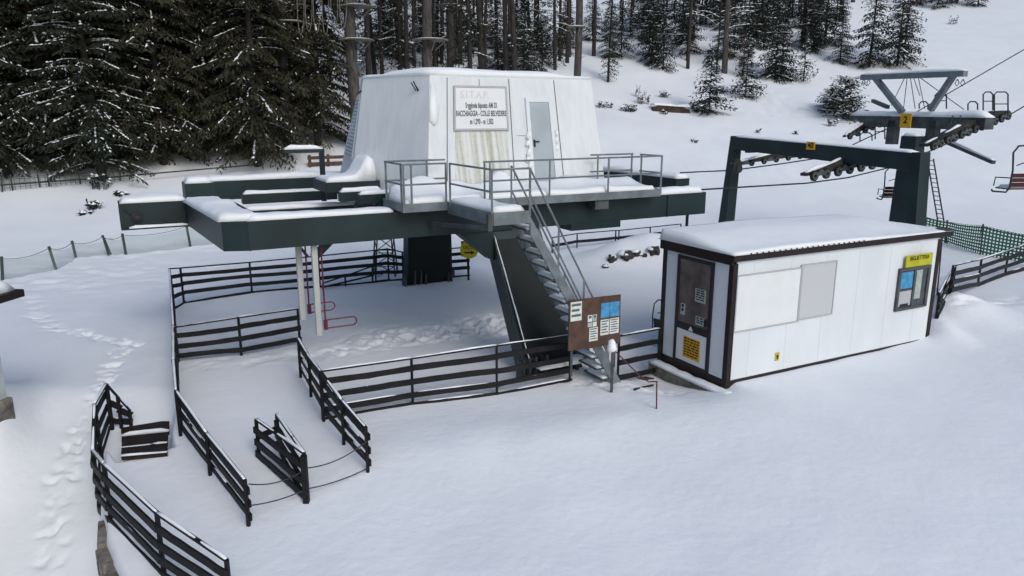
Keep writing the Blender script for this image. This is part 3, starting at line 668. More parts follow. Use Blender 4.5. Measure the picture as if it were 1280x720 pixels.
for (a0, b0_) in ((0, 0), (CL-.12, 0), (0, CW-.12), (CL-.12, CW-.12)):
    mb = MB(); cbox(mb, a0, a0+.12, b0_, b0_+.12, -.1, CHh-.08); mb.build('corner_post', M['trim'], tc, bevel=.006)
mb = MB(); cbox(mb, .12, CL-.12, .01, .05, -.12, .05); cbox(mb, .01, .05, .12, CW-.12, -.12, .06); mb.build('base_rail', M['trim'], tc)
mb = MB(); cbox(mb, -.05, CL+.30, -.05, .0, CHh-.03, CHh+.10); cbox(mb, -.05, -.0, .0, CW+.05, CHh-.10, CHh+.10); cbox(mb, CL+.25, CL+.30, .0, CW+.05, CHh+.0, CHh+.10)
cbox(mb, -.0, CL+.25, .0, CW+.05, CHh-.0, CHh+.09); rf = mb.build('roof', M['trim'], tc, bevel=.008)
mb = MB(); cbox(mb, CL-.12+.12, CL+.34, -.06, .4, CHh+.08, CHh+.115); mb.build('gutter_end', M['darksteel'], rf)
c = MB(); cap_rect(c, cp(-.07, -.07, CHh+.10), CA*(CL+.42), CB*(CW+.2), .045, 51, step=.07, amp=.18, edge=.05, hfun=lambda s, t: .17*sstep(.0, .7, t)*sstep(1., .80, s)+.03*math.sin(s*5))
c.build('roof_snow', M['snowcap'], tc, smooth=True)
mb = MB()
for i in range(22): a_ = .35+i*.15; mb.wbox(cp(a_, -.072, CHh+.108), .022, .022, .022)
mb.build('trim_clips', M['trim'], rf)['kind'] = 'stuff'
# shutter panel and grey panel on the long wall
def fpanel(px0, py0, px1, py1, m, name, b=.0, th=.02, fr=None):
    a0, z1 = front(px0, py0); a1, z0 = front(px1, py1); mb = MB(); cbox(mb, a0, a1, b, .019, z0, z1); o = mb.build(name, M[m], tc)
    if fr:
        f_ = MB(); w_ = .025
        for q in ((a0-w_, a1+w_, z1, z1+w_), (a0-w_, a1+w_, z0-w_, z0), (a0-w_, a0, z0, z1), (a1, a1+w_, z0, z1)): cbox(f_, q[0], q[1], b-.012, .018, q[2], q[3])
        f_.build('frame', M[fr], o)
    return o, a0, a1, z0, z1
fpanel(923, 346, 997, 400.5, 'panel2', 'window_shutter', fr='greyshut'); fpanel(1003, 332.5, 1039, 391.5, 'greypan', 'grey_panel', fr='greyshut')
# ticket window
a0, z1 = front(1124, 336); a1, z0 = front(1158, 382)
a0 = front(1121, 360)[0]; a1 = front(1160, 355)[0]
mb = MB()
for q in ((a0, a1, z1-.06, z1), (a0, a1, z0, z0+.06), (a0, a0+.07, z0+.06, z1-.06), (a1-.09, a1, z0+.06, z1-.06), ((a0+a1)/2-.03, (a0+a1)/2+.05, z0+.06, z1-.06)): cbox(mb, q[0], q[1], -.035, .019, q[2], q[3])
tw = mb.build('ticket_window', M['galv2'], tc, bevel=.004)
mb = MB(); cbox(mb, a0+.07, a1-.09, -.012, .018, z0+.06, z1-.06); mb.build('pane', M['wglass'], tw)
mid = (a0+a1)/2
mb = MB(); cbox(mb, a0+.09, mid-.05, -.020, -.013, z0+.50, z1-.10); mb.build('blue_notice', M['blue'], tw)
mb = MB(); cbox(mb, mid+.07, mid+.27, -.020, -.013, z0+.22, z1-.09); mb.build('notice', M['paperg'], tw)
mb = MB(); cbox(mb, a0+.09, mid-.05, -.020, -.013, z0+.1, z0+.44); mb.build('grey_notice', M['greyshut'], tw)
mb = MB(); cbox(mb, a0+.14, mid-.12, -.024, -.0205, z0+.09, z0+.15); mb.build('slot', M['black'], tw)
sa0, sz1 = front(1130, 320); sa1, sz0 = front(1162, 327)
sa1 = front(1163, 318)[0]; sa0 = front(1130, 325)[0]; szc = z1+.02
mb = MB(); cbox(mb, sa0, sa1, -.06, -.036, szc, szc+.26); ys = mb.build('window_sign', M['yelgreen'], tc); ys['label'] = 'yellow sign lettered in black above the ticket window'
text('BIGLIETTERIA', .125, cp((sa0+sa1)/2, -.062, szc+.185), CA, CZ, M['black'], ys, bold=.02, sx=.88)
aa, zz = front(972, 446); mb = MB(); cbox(mb, aa-.055, aa+.055, .006, .019, zz-.085, zz+.085); pl = mb.build('small_plate', M['yellow'], tc)
mb = MB(); mb.cyl(cp(aa, .004, zz+.01), CB, .03, .006, 12); cbox(mb, aa-.02, aa+.02, .001, .006, zz-.05, zz-.02); mb.build('symbol', M['black'], pl)
# door in the short wall
b1_, _ = endw(845, 380); b0_, _ = endw(889, 400); dz1 = endw(866, 322)[1]; dz0 = .05
mb = MB(); dm = .92
for q in ((b0_, b1_, dz1-.07, dz1), (b0_, b1_, dz0, dz0+.06), (b0_, b0_+.08, dz0+.06, dz1-.07), (b1_-.08, b1_, dz0+.06, dz1-.07), (b0_+.08, b1_-.08, dm-.14, dm)): cbox(mb, -.02, .019, q[0], q[1], q[2], q[3])
dr = mb.build('door', M['frame'], tc, bevel=.005)
mb = MB(); cbox(mb, -.004, .018, b0_+.08, b1_-.08, dm, dz1-.07); mb.build('glass_pane', M['glass'], dr)
mb = MB(); cbox(mb, -.006, .018, b0_+.08, b1_-.08, dz0+.06, dm-.14); mb.build('lower_panel', M['panel2'], dr)
def dsheet(b, z, w_, h_, m, name, nl=0):
    mb = MB(); cbox(mb, -.014, -.0065, b-w_/2, b+w_/2, z-h_/2, z+h_/2); o = mb.build(name, M[m], dr)
    if nl:
        l = MB(); rr = random.Random(nl)
        for i in range(nl):
            z_ = z+h_/2-h_*(i+.85)/(nl+.7); b_ = b+w_/2-.03
            while b_ > b-w_/2+.06:
                wl_ = min(rr.uniform(.05, .13), b_-(b-w_/2+.03)); cbox(l, -.0165, -.0145, b_-wl_, b_, z_, z_+h_/(nl*2.1)); b_ -= wl_+.022
        l.build('printed_lines', M['black'], o)
bc = (b0_+b1_)/2; bw = b1_-b0_
for (x_, y_, w_, h_, nl_) in ((876, 370, .30, .27, 5), (854, 386, .13, .24, 2), (876, 402, .28, .17, 3)): bb_, zz_ = endw(x_, y_); dsheet(bb_, zz_, w_, h_, 'paperg', 'notice', nl_)
dsheet(bc+.16, .855, .08, .12, 'paper', 'sticker')
mb = MB(); mb.prism([cp(-.026, bc+.09, .80), cp(-.026, bc-.05, .80), cp(-.026, bc+.02, .90)], CA*.005); mb.build('triangle_sticker', M['paper'], dr)
dsheet(bc-.02, .43, .50, .44, 'orange', 'orange_notice', 7)
mb = MB(); cbox(mb, -.06, -.02, b0_+.1, b0_+.14, 1.0, 1.15); mb.build('handle', M['black'], dr)
# plinth
mb = MB(); cbox(mb, -.24, .30, -.25, CW+.03, -.9, -.13); pn = mb.build('plinth', M['concrete'], tc, bevel=.015)
c = MB(); cap_rect(c, cp(-.26, -.30, -.135), CA*.27, CB*(CW+.35), .07, 55, step=.07, edge=.07); c.build('snow_cap', M['snowcap'], pn, smooth=True)
# ================================================================== FENCES
def gz(p, dz=0): return Vector((p.x, p.y, tz(p.x, p.y)+dz))
def fence(label, posts, fr=(.77, .48, .19), bottom=False, side=1, bw_=.105, snow=True, group=None, name='board_fence', rails=True, base=None, skipboards=()):
    P = []
    for q in posts:
        b = G(q[0], q[1]) if base is None else atz(q[0], q[1], base); t = atY(q[0], q[2], b.y); h = t.z-b.z; P.append((b, h))
    root = thing(name, label, 'fence', P[0][0], 0, group)
    for b, h in P:
        mb = MB(); mb.bar(b-Vector((0, 0, .35)), b+Vector((0, 0, h)), .045, .045); mb.build('post', M['fence'], root)
    for i, ((a, ha), (b, hb)) in enumerate(zip(P[:-1], P[1:])):
        d = (b-a); d.z = 0; nn = Vector((d.y, -d.x, 0)).normalized()*side*.035
        if (nn.y > 0) and side == 1: nn = -nn
        mb = MB(); mb.bar(a+Vector((0, 0, ha)), b+Vector((0, 0, hb)), .05, .03); tr = mb.build('top_rail', M['fence'], root)
        if snow:
            c = MB(); cap_between(c, a+Vector((0, 0, ha+.016)), b+Vector((0, 0, hb+.016)), .045, .018, seed=i+posts[0][0], step=.10, rough=.9); c.build('snow_cap', M['snowcap'], tr, smooth=True)
        if i in skipboards: continue
        for f_ in fr+((.0,) if bottom else ()):
            mb = MB(); rr = random.Random(int(a.x*100)+int(f_*50)); e = d.normalized()*.03
            mb.board(a+nn-e+Vector((0, 0, ha*f_+rr.uniform(-.012, .012))), b+nn+e+Vector((0, 0, hb*f_+rr.uniform(-.012, .012))), .03, bw_, rr); bo = mb.build('board', M['fence'], root)
            if rr.random() < .4 and snow and f_ < .7:
                c = MB(); s0, s1 = sorted((rr.uniform(0, .5), rr.uniform(.4, 1.))); pa = (a+nn+Vector((0, 0, ha*f_+bw_/2))).lerp(b+nn+Vector((0, 0, hb*f_+bw_/2)), s0); pb = (a+nn+Vector((0, 0, ha*f_+bw_/2))).lerp(b+nn+Vector((0, 0, hb*f_+bw_/2)), s1)
                cap_between(c, pa, pb, .03, .015, seed=i); c.build('snow_cap', M['snowcap'], bo, smooth=True)
    return root, P
fence('long rear fence of dark boards crossing behind the green station legs', [(217, 386, 336), (230, 379, 335), (315, 366, 328), (400, 359, 320), (470, 353, 313), (486, 351, 311), (504, 350, 315), (586, 345, 309)], fr=(.80, .56, .30), bottom=True, snow=False)
fence('short dark handrail sloping down in front of the rear fence', [(404, 362, 354), (432, 358, 345), (466, 353, 333)], fr=(.45,), snow=False, name='sloping_handrail', bw_=.05)
fence('left fence of the queue lane running from the rear corner to a free end', [(217, 386, 337), (220, 440, 408), (222, 500, 450), (226, 545, 488), (263, 594, 541), (311, 657, 600)], side=-1)
fence('short dark fence crossing the queue lane in front of the two white hanging posts', [(223, 452, 409), (302, 445, 397), (375, 430, 386)], fr=(.76, .46, .16))
fence('right side fence of the queue lane ending in a free post with two chains', [(376, 472, 423), (389, 496, 445), (405, 527, 465), (430, 556, 500), (460, 590, 535)], side=-1)
fence('long dark board fence in front of the station reaching to the notice board', [(404, 524, 464), (516, 505, 448), (621, 493, 432), (712, 475, 419)], bottom=True, fr=(.80, .50, .22), side=1)
fence('short piece of dark fence between the metal stairs and the ticket cabin', [(772, 476, 420), (822, 466, 411)], fr=(.72, .42, .10))
wr, wp = fence('free-standing V-shaped queue divider of dark boards in the middle of the lane', [(324, 571, 524), (384, 626, 566), (349, 559, 518)], name='queue_divider', fr=(.74, .42, .10))
mb = MB(); mb.bar(wp[0][0]+Vector((0, 0, .33)), wp[2][0]+Vector((0, 0, .33)), .03, .09); mb.build('board', M['fence'], wr)
mb = MB(); mb.bar(wp[1][0]+Vector((.0, -.03, -.3)), wp[1][0]+Vector((.0, -.03, wp[1][1]-.03)), .08, .08); mb.build('end_post', M['fence'], wr)
fence('dark fence along the stone-walled edge at the lower left around the wooden steps', [(290, 770, 700), (205, 716, 641), (139, 648, 580), (126, 636, 563), (128, 578, 505), (140, 537, 480)], side=-1, name='board_fence', bottom=True, fr=(.77, .50, .24))
fence('short dark fence behind the wooden steps at the left', [(141, 537, 481), (152, 535, 496), (164, 532, 512)], fr=(.6, .2), side=-1)
fence('dark board fence rising to the right behind the white ticket cabin', [(1187, 366, 332), (1222, 358, 324), (1256, 345, 313), (1296, 334, 298)], fr=(.72, .42, .10), bw_=.12)
fence('short dark fence turning toward the camera at the right corner of the ticket cabin', [(1190, 364, 331), (1178, 382, 350), (1170, 398, 366)], fr=(.72, .42, .10))
fence('dark fence with thin rail half buried by snow behind the metal stairs', [(690, 322, 297), (721, 317, 292), (769, 312, 288), (773, 311, 288), (812, 307, 284), (850, 303, 280)], fr=(.62, .18), snow=False, base=0.0)
# chains
def chain(name, lab, p, q, sag, r=.009, m='darksteel', n=14, grp=None):
    p, q = Vector(p), Vector(q); mb = MB(); mb.tube([p.lerp(q, i/n)-Vector((0, 0, sag*4*(i/n)*(1-i/n))) for i in range(n+1)], r, 5)
    return tag(mb.build(name, M[m]), lab, 'rope' if 'rope' in name else 'chain', grp)
def pt(px, pyb, py): b = G(px, pyb); return atY(px, py, b.y)
A1, B1, C1 = pt(311, 657, 605), pt(384, 626, 585), pt(460, 590, 550)
A2, B2, C2 = pt(311, 657, 632), pt(384, 626, 611), pt(460, 590, 585)
chain('lane_chain', 'upper sagging chain closing the left queue lane', A1, B1, .09); chain('lane_chain', 'upper sagging chain closing the right queue lane', B1, C1, .09)
chain('lane_chain', 'lower sagging chain closing the left queue lane', A2, B2, .04); chain('lane_chain', 'lower sagging chain closing the right queue lane', B2, C2, .04)
# ================================================================== WOODEN STEPS
s0 = [atz(152, 566, -.22), atz(210, 562, -.22)]
ws = thing('wooden_steps', 'short flight of dark brown steps with snow strips inside the lower left fence', 'steps', s0[0], 0)
rows = [((152, 559), (209, 553), (151, 569), (209, 564), -.22), ((152, 545), (210, 539), (152, 558), (209, 552), -.36), ((151, 534), (212, 524), (152, 544), (211, 538), -.50)]
for i, (a, b, c_, d_, z) in enumerate(rows):
    z = -.04-.13*i
    pa, pb = atz(*a, z), atz(*b, z); pc, pd = atz(*c_, z), atz(*d_, z)
    mb = MB(); mb.prism([pc+(pa-pc)*.06, pd+(pb-pd)*.06, pb-(pb-pd)*.06, pa-(pa-pc)*.06], (0, 0, -.10)); o = mb.build('tread', M['grate'], ws)
    c = MB(); dd = (pb-pa).normalized(); back = (pc-pa); cap_between(c, pc+back*.02, pd+back*.02, .07, .03, seed=60+i, rough=1.6); c.build('snow_cap', M['snowcap'], o, smooth=True)
# retaining wall under the plateau edge
mb = MB(); E_ = [((EDGE[7][0]+EDGE[8][0])/2, (EDGE[7][1]+EDGE[8][1])/2)]+EDGE[8:]
for (x0, y0), (x1, y1) in zip(E_[:-1], E_[1:]):
    n_ = max(1, int(math.hypot(x1-x0, y1-y0)/.35))
    for k in range(n_):
        a = Vector((x0+(x1-x0)*k/n_, y0+(y1-y0)*k/n_, 0)); b = Vector((x0+(x1-x0)*(k+1)/n_, y0+(y1-y0)*(k+1)/n_, 0))
        nn = (b-a).cross(CZ).normalized(); rr = random.Random(k+int(x0*10)); ztop = tz(a.x+.55, a.y+.1)-.20
        zc = ztop
        while zc > ztop-1.9:
            hh = rr.uniform(.16, .3); off = rr.uniform(.0, .07)
            mb.prism([a+nn*(off*.6)+Vector((0, 0, zc-hh+.02)), b+nn*(off*.6)+Vector((0, 0, zc-hh+.02)), b-nn*.3+Vector((0, 0, zc-hh+.02)), a-nn*.3+Vector((0, 0, zc-hh+.02))], (0, 0, hh-.02)); zc -= hh
tag(mb.build('retaining_wall', M['stone'], bevel=.02), 'rough stone retaining wall under the snowy edge below the lower left fence', 'stone wall')
exec_part2 = True
# ================================================================== CABLES, TOWERS, SHEAVES
def sheaves(parent, v, pa, pb, nw, r=.13, drop=.05, th=.10, name='sheave_train', depth=.25, guard=True):
    ua, za = VU(*pa, v); ub, zb_ = VU(*pb, v)
    A_, B_ = W(ua, v, za), W(ub, v, zb_); d = (B_-A_); L = d.length; t = d/L; up = BX_.cross(t) if False else Vector((0, 0, 1))
    mb = MB(); mb.prism([A_+Vector((0, 0, r*.6)), A_.lerp(B_, .25)+Vector((0, 0, r*1.3)), A_.lerp(B_, .5)+Vector((0, 0, r*1.3+depth)), A_.lerp(B_, .85)+Vector((0, 0, r*1.3+depth*.9)), B_+Vector((0, 0, r*.9)), B_+Vector((0, 0, -r*.2)), A_+Vector((0, 0, r*.1))], Vector(BX)*th)
    o = mb.build(name, M['rust'], parent)
    for i in range(nw):
        q = A_.lerp(B_, (i+.5)/nw)+Vector(BX)*(-.06)
        mb = MB(); mb.cyl(q, BX, r, .06, 16); mb.cyl(q-Vector(BX)*.03, BX, r*.75, .03, 12, mi=1); mb.cyl(q-Vector(BX)*.05, BX, r*.25, .05, 8)
        mb.build('sheave_wheel', [M['rubber'], M['galv2']], o, smooth=False)
    mb = MB()
    for i in range(nw//2):
        q0 = A_.lerp(B_, (2*i+.5)/nw); q1 = A_.lerp(B_, (2*i+1.5)/nw); mb.prism([q0-Vector(BX)*.1+Vector((0, 0, -.02)), q1-Vector(BX)*.1+Vector((0, 0, -.02)), (q0+q1)/2-Vector(BX)*.1+Vector((0, 0, r*1.1))], Vector(BX)*.025)
    mb.build('rocker_plates', M['galv2'], o)['kind'] = 'stuff'
    c = MB(); cap_between(c, A_.lerp(B_, .02)+Vector(BX)*(th/2)+Vector((0, 0, r*.55)), A_.lerp(B_, .42)+Vector(BX)*(th/2)+Vector((0, 0, r*1.2+depth*.6)), .13, .05, seed=int(ua*7), rough=.8)
    c.build('snow_cap', M['snowcap'], o, smooth=True)
    return o
BX_ = Vector(BX)
UP1 = 18.8
pt1 = thing('portal_tower', 'dark green portal gantry with small orange number plate and sheave wheels behind the ticket cabin', 'lift tower', W(UP1, 15.6, 0), YAW)
vl, zl = UU(922, 171, UP1); vr, zr = UU(1146, 191, UP1)
def uw(v, z, u=UP1): return W(u, v, z)
mb = MB(); mb.prism([uw(vl, zl-.42, UP1-.2), uw(vr-.02, zr-.47, UP1-.2), uw(vr-.02, zr, UP1-.2), uw(vl, zl, UP1-.2)], Vector(AX)*.42); cb = mb.build('crossbeam', M['green'], pt1, bevel=.01)
c = MB(); cap_between(c, uw(vl, zl, UP1+.01), uw(vr, zr, UP1+.01), .40, .07, 80, step=.2, rough=.15); c.build('snow_cap', M['snowcap'], cb, smooth=True)
def towerleg(v, zt_, w0, w1, zb_=-.6, u=UP1, out=0., m='green', name='leg', d0=.5, d1=.7, parent=pt1):
    mb = MB(); b = [W(u-d1/2, v-w1/2+out, zb_), W(u+d1/2, v-w1/2+out, zb_), W(u+d1/2, v+w1/2+out, zb_), W(u-d1/2, v+w1/2+out, zb_)]
    t = [W(u-d0/2, v-w0/2, zt_), W(u+d0/2, v-w0/2, zt_), W(u+d0/2, v+w0/2, zt_), W(u-d0/2, v+w0/2, zt_)]
    mb.add(b+t, [(3, 2, 1, 0), (4, 5, 6, 7), (0, 1, 5, 4), (1, 2, 6, 5), (2, 3, 7, 6), (3, 0, 4, 7)]); return mb.build(name, M[m], parent, bevel=.01)
towerleg(vl+.05, zl+.03, .22, .42, out=.35, d0=.34, d1=.5); towerleg(vr-.12, zr+.02, .26, .42, out=-.2, d0=.42, d1=.52)
v_, z_ = UU(1014, 182, UP1-.2)
mb = MB(); mb.box(UP1-.235, UP1-.205, v_-.15, v_+.15, z_-.12, z_+.11); npl = mb.build('number_plate', M['orange'], pt1)
text('40', .21, W(UP1-.238, v_, z_), -BX_, (0, 0, 1), M['black'], npl, bold=.02)
s1_ = sheaves(pt1, 14.5, (1008, 221), (1122, 199), 8, r=.15, th=.22)
s2_ = sheaves(pt1, 18.2, (914, 207), (1034, 190), 8, r=.10, depth=.15)
mb = MB(); 
for vv, px, py in ((14.55, 1068, 200), (18.25, 968, 188)): u_, z_ = VU(px, py, vv); mb.box(UP1-.15, UP1+.15, vv-.1, vv+.1, z_-.05, zl-.42)
mb.build('hanger_block', M['darksteel'], pt1)
mb = MB(); u_, z_ = VU(917, 206, 18.1); mb.cyl(W(u_, 17.95, z_), BX, .19, .08, 16); mb.cyl(W(u_+.05, 17.9, z_-.12), BX, .13, .06, 14); mb.build('guide_wheel', M['darksteel'], pt1)
# ladder by the right leg
lad = thing('tower_ladder', 'narrow grey ladder climbing the right leg of the green portal gantry', 'ladder', W(UP1, 11.5, 0), YAW)
mb = MB(); vv, zz = UU(1159, 198, UP1+.3); vb, zb_ = UU(1172, 275, UP1+.3)
for e in (-.0, -.17):
    mb.bar(W(UP1+.3, vv+e, zz), W(UP1+.3, vb+e-(zb_)*0, zb_), .025, .025); mb.bar(W(UP1+.3, vb+e, zb_), W(UP1+.3, vb+e-.1, 0), .025, .025)
mb.build('side_rails', M['darksteel'], lad)
for i in range(14): q = (i+.5)/14; mb = MB(); mb.bar(W(UP1+.3, vv+(vb-vv)*q, zz+(zb_-zz)*q), W(UP1+.3, vv-.17+(vb-vv)*q, zz+(zb_-zz)*q), .018, .018); mb.build('rung', M['darksteel'], lad)
# second tower
U2 = 24.5
t2 = thing('lattice_lift_tower', 'tall grey lift tower with snow-covered crossarm and V-shaped upper frame at the right', 'lift tower', W(U2, 16.3, 0), YAW)
def q2(px, py, u=U2): v, z = UU(px, py, u); return W(u, v, z)
a, b = q2(1062, 148), q2(1232, 150)
mb = MB(); mb.prism([a+Vector((0, 0, -.10)), a+Vector((0, 0, -.02))-Vector(BX)*.3, a.lerp(b, .12)+Vector((0, 0, -.28)), a.lerp(b, .82)+Vector((0, 0, -.32)), b+Vector((0, 0, -.30)), b+Vector((0, 0, .05)), a.lerp(b, .86)+Vector((0, 0, .10)), a+Vector((0, 0, .12))], Vector(AX)*.5)
ca = mb.build('crossarm', M['galv2'], t2, bevel=.01)
c = MB(); cap_between(c, a+Vector((0, 0, .11))+Vector(AX)*.25, b+Vector((0, 0, .07))+Vector(AX)*.25, .55, .2, 90, step=.2, rough=.2); c.build('snow_cap', M['snowcap'], ca, smooth=True)
for k, x in enumerate((1084, 1100, 1110, 1190, 1200)):
    q = q2(x, 149, U2-.03); mb = MB(); mb.bar(q-Vector((0, 0, .17)), q+Vector((0, 0, .12)), .03, .03); mb.build('web_stiffener', M['galv2'], ca)
for (p, q_) in (((1128, 140), (1094, 97)), ((1163, 138), (1192, 94))):
    mb = MB(); mb.bar(q2(*p), q2(*q_), .16, .2, upv=tuple(AX)); mb.build('v_arm', M['galv'], t2)
a, b = q2(1078, 97), q2(1207, 92); mb = MB(); mb.bar(a, b, .25, .18); tb = mb.build('top_beam', M['galv'], t2, bevel=.006)
c = MB(); cap_between(c, a+Vector((0, 0, .09)), b+Vector((0, 0, .09)), .26, .09, 91, step=.2); c.build('snow_cap', M['snowcap'], tb, smooth=True)
for x in (1080, 1086, 1197, 1204):
    mb = MB(); q = q2(x, 99); mb.tube([q, q+Vector(BX)*.07-Vector((0, 0, .12)), q-Vector((0, 0, .22)), q-Vector(BX)*.07-Vector((0, 0, .12)), q], .014, 5); mb.build('shackle', M['darksteel'], t2)
for (x, ww) in ((1118, .32), (1168, .34)):
    v, z = UU(x, 150, U2+.15); towerleg(v, z, ww, ww, zb_=4.05, u=U2+.15, m='galv2', name='column', d0=.3, d1=.3, parent=t2)
v, z = UU(1142, 168, U2-.35); towerleg(v, z-.05, .55, .75, u=U2-.35, m='green', name='green_column', d0=.5, d1=.7, parent=t2)
c = MB(); cap_rect(c, W(U2-.6, v-.28, z-.05), W(.5, 0, 0), W(0, .56, 0), .09, 92); c.build('snow_cap', M['snowcap'], t2, smooth=True)
v_, z_ = UU(1138, 148, U2-.04); mb = MB(); mb.box(U2-.30, U2-.26, v_-.2, v_+.2, z_-.30, z_+.16); np2 = mb.build('number_plate', M['orange'], t2); text('2', .32, W(U2-.305, v_, z_-.06), -BX_, (0, 0, 1), M['black'], np2, bold=.02)
for (p, q_) in (((1131, 97), (1114, 132)), ((1134, 97), (1129, 140)), ((1138, 97), (1144, 136)), ((1148, 97), (1156, 136)), ((1150, 97), (1205, 137)), ((1142, 97), (1150, 120))):
    mb = MB(); mb.tube([q2(*p), q2(*q_, U2+.2)], .013, 5); mb.build('stay_wire', M['darksteel'], t2)
def hoop(px0, px1, pyt, pyb, u, parent, name='guard_hoop', midbar=True):
    mb = MB(); a, b = q2(px0, pyb, u), q2(px0, pyt+3, u); c_, d_ = q2(px0+3, pyt, u), q2(px1-3, pyt, u); e, f_ = q2(px1, pyt+3, u), q2(px1, pyb, u)
    mb.tube([a, b, c_, d_, e, f_], .022, 6); o = mb.build(name, M['darksteel'], parent)
    if midbar: mb = MB(); mb.tube([q2(px0, (pyt+pyb)/2, u), q2(px1, (pyt+pyb)/2, u)], .016, 5); mb.build('mid_bar', M['darksteel'], o)
hoop(1229, 1241, 115, 138, U2+.6, t2); hoop(1243, 1260, 115, 145, U2+.9, t2); hoop(1210, 1222, 127, 138, U2+.3, t2, midbar=False); hoop(1149, 1160, 127, 136, U2+.3, t2, midbar=False); hoop(1169, 1183, 116, 136, U2+.3, t2); hoop(1094, 1106, 155, 174, U2-.3, t2); hoop(1075, 1090, 166, 176, U2-.3, t2, midbar=False)
sheaves(t2, 14.3, (1160, 184), (1262, 143), 12, r=.14, depth=.08, th=.3); sheaves(t2, 18.4, (1056, 172), (1112, 150), 6, r=.12, depth=.2)
mb = MB(); mb.bar(q2(1184, 178, U2), q2(1242, 203, U2-1.2), .12, .10); o = mb.build('walkway_arm', M['galv2'], t2); c = MB(); cap_between(c, q2(1184, 177, U2)+Vector((0, 0, .04)), q2(1242, 202, U2-1.2)+Vector((0, 0, .04)), .12, .05, 95); c.build('snow_cap', M['snowcap'], o, smooth=True)
mb = MB(); mb.bar(q2(1091, 126, U2+1.2), q2(1110, 134, U2+.3), .12, .12); mb.build('rear_arm', M['darksteel'], t2)
# cables
def cable(lab, v, pts, ext, r=.022):
    P = []
    for px, py in pts: u, z = VU(px, py, v); P.append(W(u, v, z))
    d = P[-1]-P[-2]; P.append(P[-1]+d.normalized()*ext)
    mb = MB(); mb.tube(P, r, 6); tag(mb.build('haul_cable', M['darksteel']), lab, 'cable')
cable('near haul cable running from the station under the large sheave wheels to the right edge', 14.4, [(850, 239), (885, 236.5), (1008, 229), (1060, 222), (1118, 208), (1160, 190), (1210, 168), (1258, 146), (1280, 133)], 25)
cable('far haul cable rising above the grey crossarm toward the upper right corner', 18.25, [(850, 216), (869, 215), (914, 213), (975, 205), (1034, 196), (1085, 172), (1115, 158), (1185, 117), (1280, 62)], 25)
# chairs
def chairlift_chair(lab, C_, rz, slat='chairred', s=1.0, snow=True):
    root = thing('chairlift_chair', lab, 'chair', C_, rz, None); T = Matrix.Translation(Vector(C_)) @ Matrix.Rotation(rz, 4, 'Z')
    def p(x, y, z): return T @ Vector((x*s, y*s, z*s))
    hw = .58
    mb = MB()
    for i in range(4): y = .02+.12*i; mb.bar(p(-hw, y, .0), p(hw, y, .0), .095*s, .03*s)
    st_ = mb.build('seat', M[slat], root)
    mb = MB()
    for i in range(3): z = .12+.12*i; mb.bar(p(-hw, -.06-.02*i, z), p(hw, -.06-.02*i, z), .03*s, .105*s)
    mb.build('backrest', M[slat], root)
    for x in (-hw-.04, hw+.04):
        mb = MB(); mb.tube([p(x, .5, -.06), p(x, .45, -.1), p(x, 0, -.08), p(x, -.10, .05), p(x, -.12, .5), p(x, -.05, .95), p(x*.75, -.02, 1.12)], .024*s, 6); mb.tube([p(x, -.1, .3), p(x, .42, .28), p(x, .45, .05)], .016*s, 6); mb.build('side_frame', M['darksteel'], root)
    mb = MB(); mb.tube([p(-hw*.8, -.02, 1.12), p(0, -.02, 1.15), p(hw*.8, -.02, 1.12)], .024*s, 6); mb.build('top_bar', M['darksteel'], root)
    mb = MB(); mb.tube([p(-hw*.8, -.05, .62), p(-hw*.5, -.05, .68), p(hw*.5, -.05, .68), p(hw*.8, -.05, .62)], .016*s, 6); mb.build('safety_bar', M['darksteel'], root)
    mb = MB(); mb.tube([p(0, -.02, 1.13), p(.05, 0, 1.5), p(.28, 0, 1.8), p(.3, 0, 2.15)], .028*s, 6); mb.bar(p(.15, 0, 2.16), p(.5, 0, 2.16), .08*s, .08*s); mb.build('hanger', M['darksteel'], root)
    if snow: c = MB(); cap_rect(c, p(-hw, 0, .02), p(hw, 0, 0)-p(-hw, 0, 0), p(0, .45, 0)-p(0, 0, 0), .09*s, 5); c.build('snow_cap', M['snowcap'], root, smooth=True)
    return root
P_ = atY(1284, 236, 19.8); chairlift_chair('empty chair with dark red slatted seat hanging at the right edge of the photo', P_, YAW-R(20), s=1.0)
P_ = atY(1124, 247, 26.5); chairlift_chair('small distant empty chair hanging partly behind the right leg of the green portal', P_, YAW-R(35), s=.95)
P_ = atz(814, 362, .15); chairlift_chair('dark folded chair frame standing against the left end of the ticket cabin', W(10.75, 12.55, .3), YAW-R(80), slat='darksteel', s=.62, snow=False)
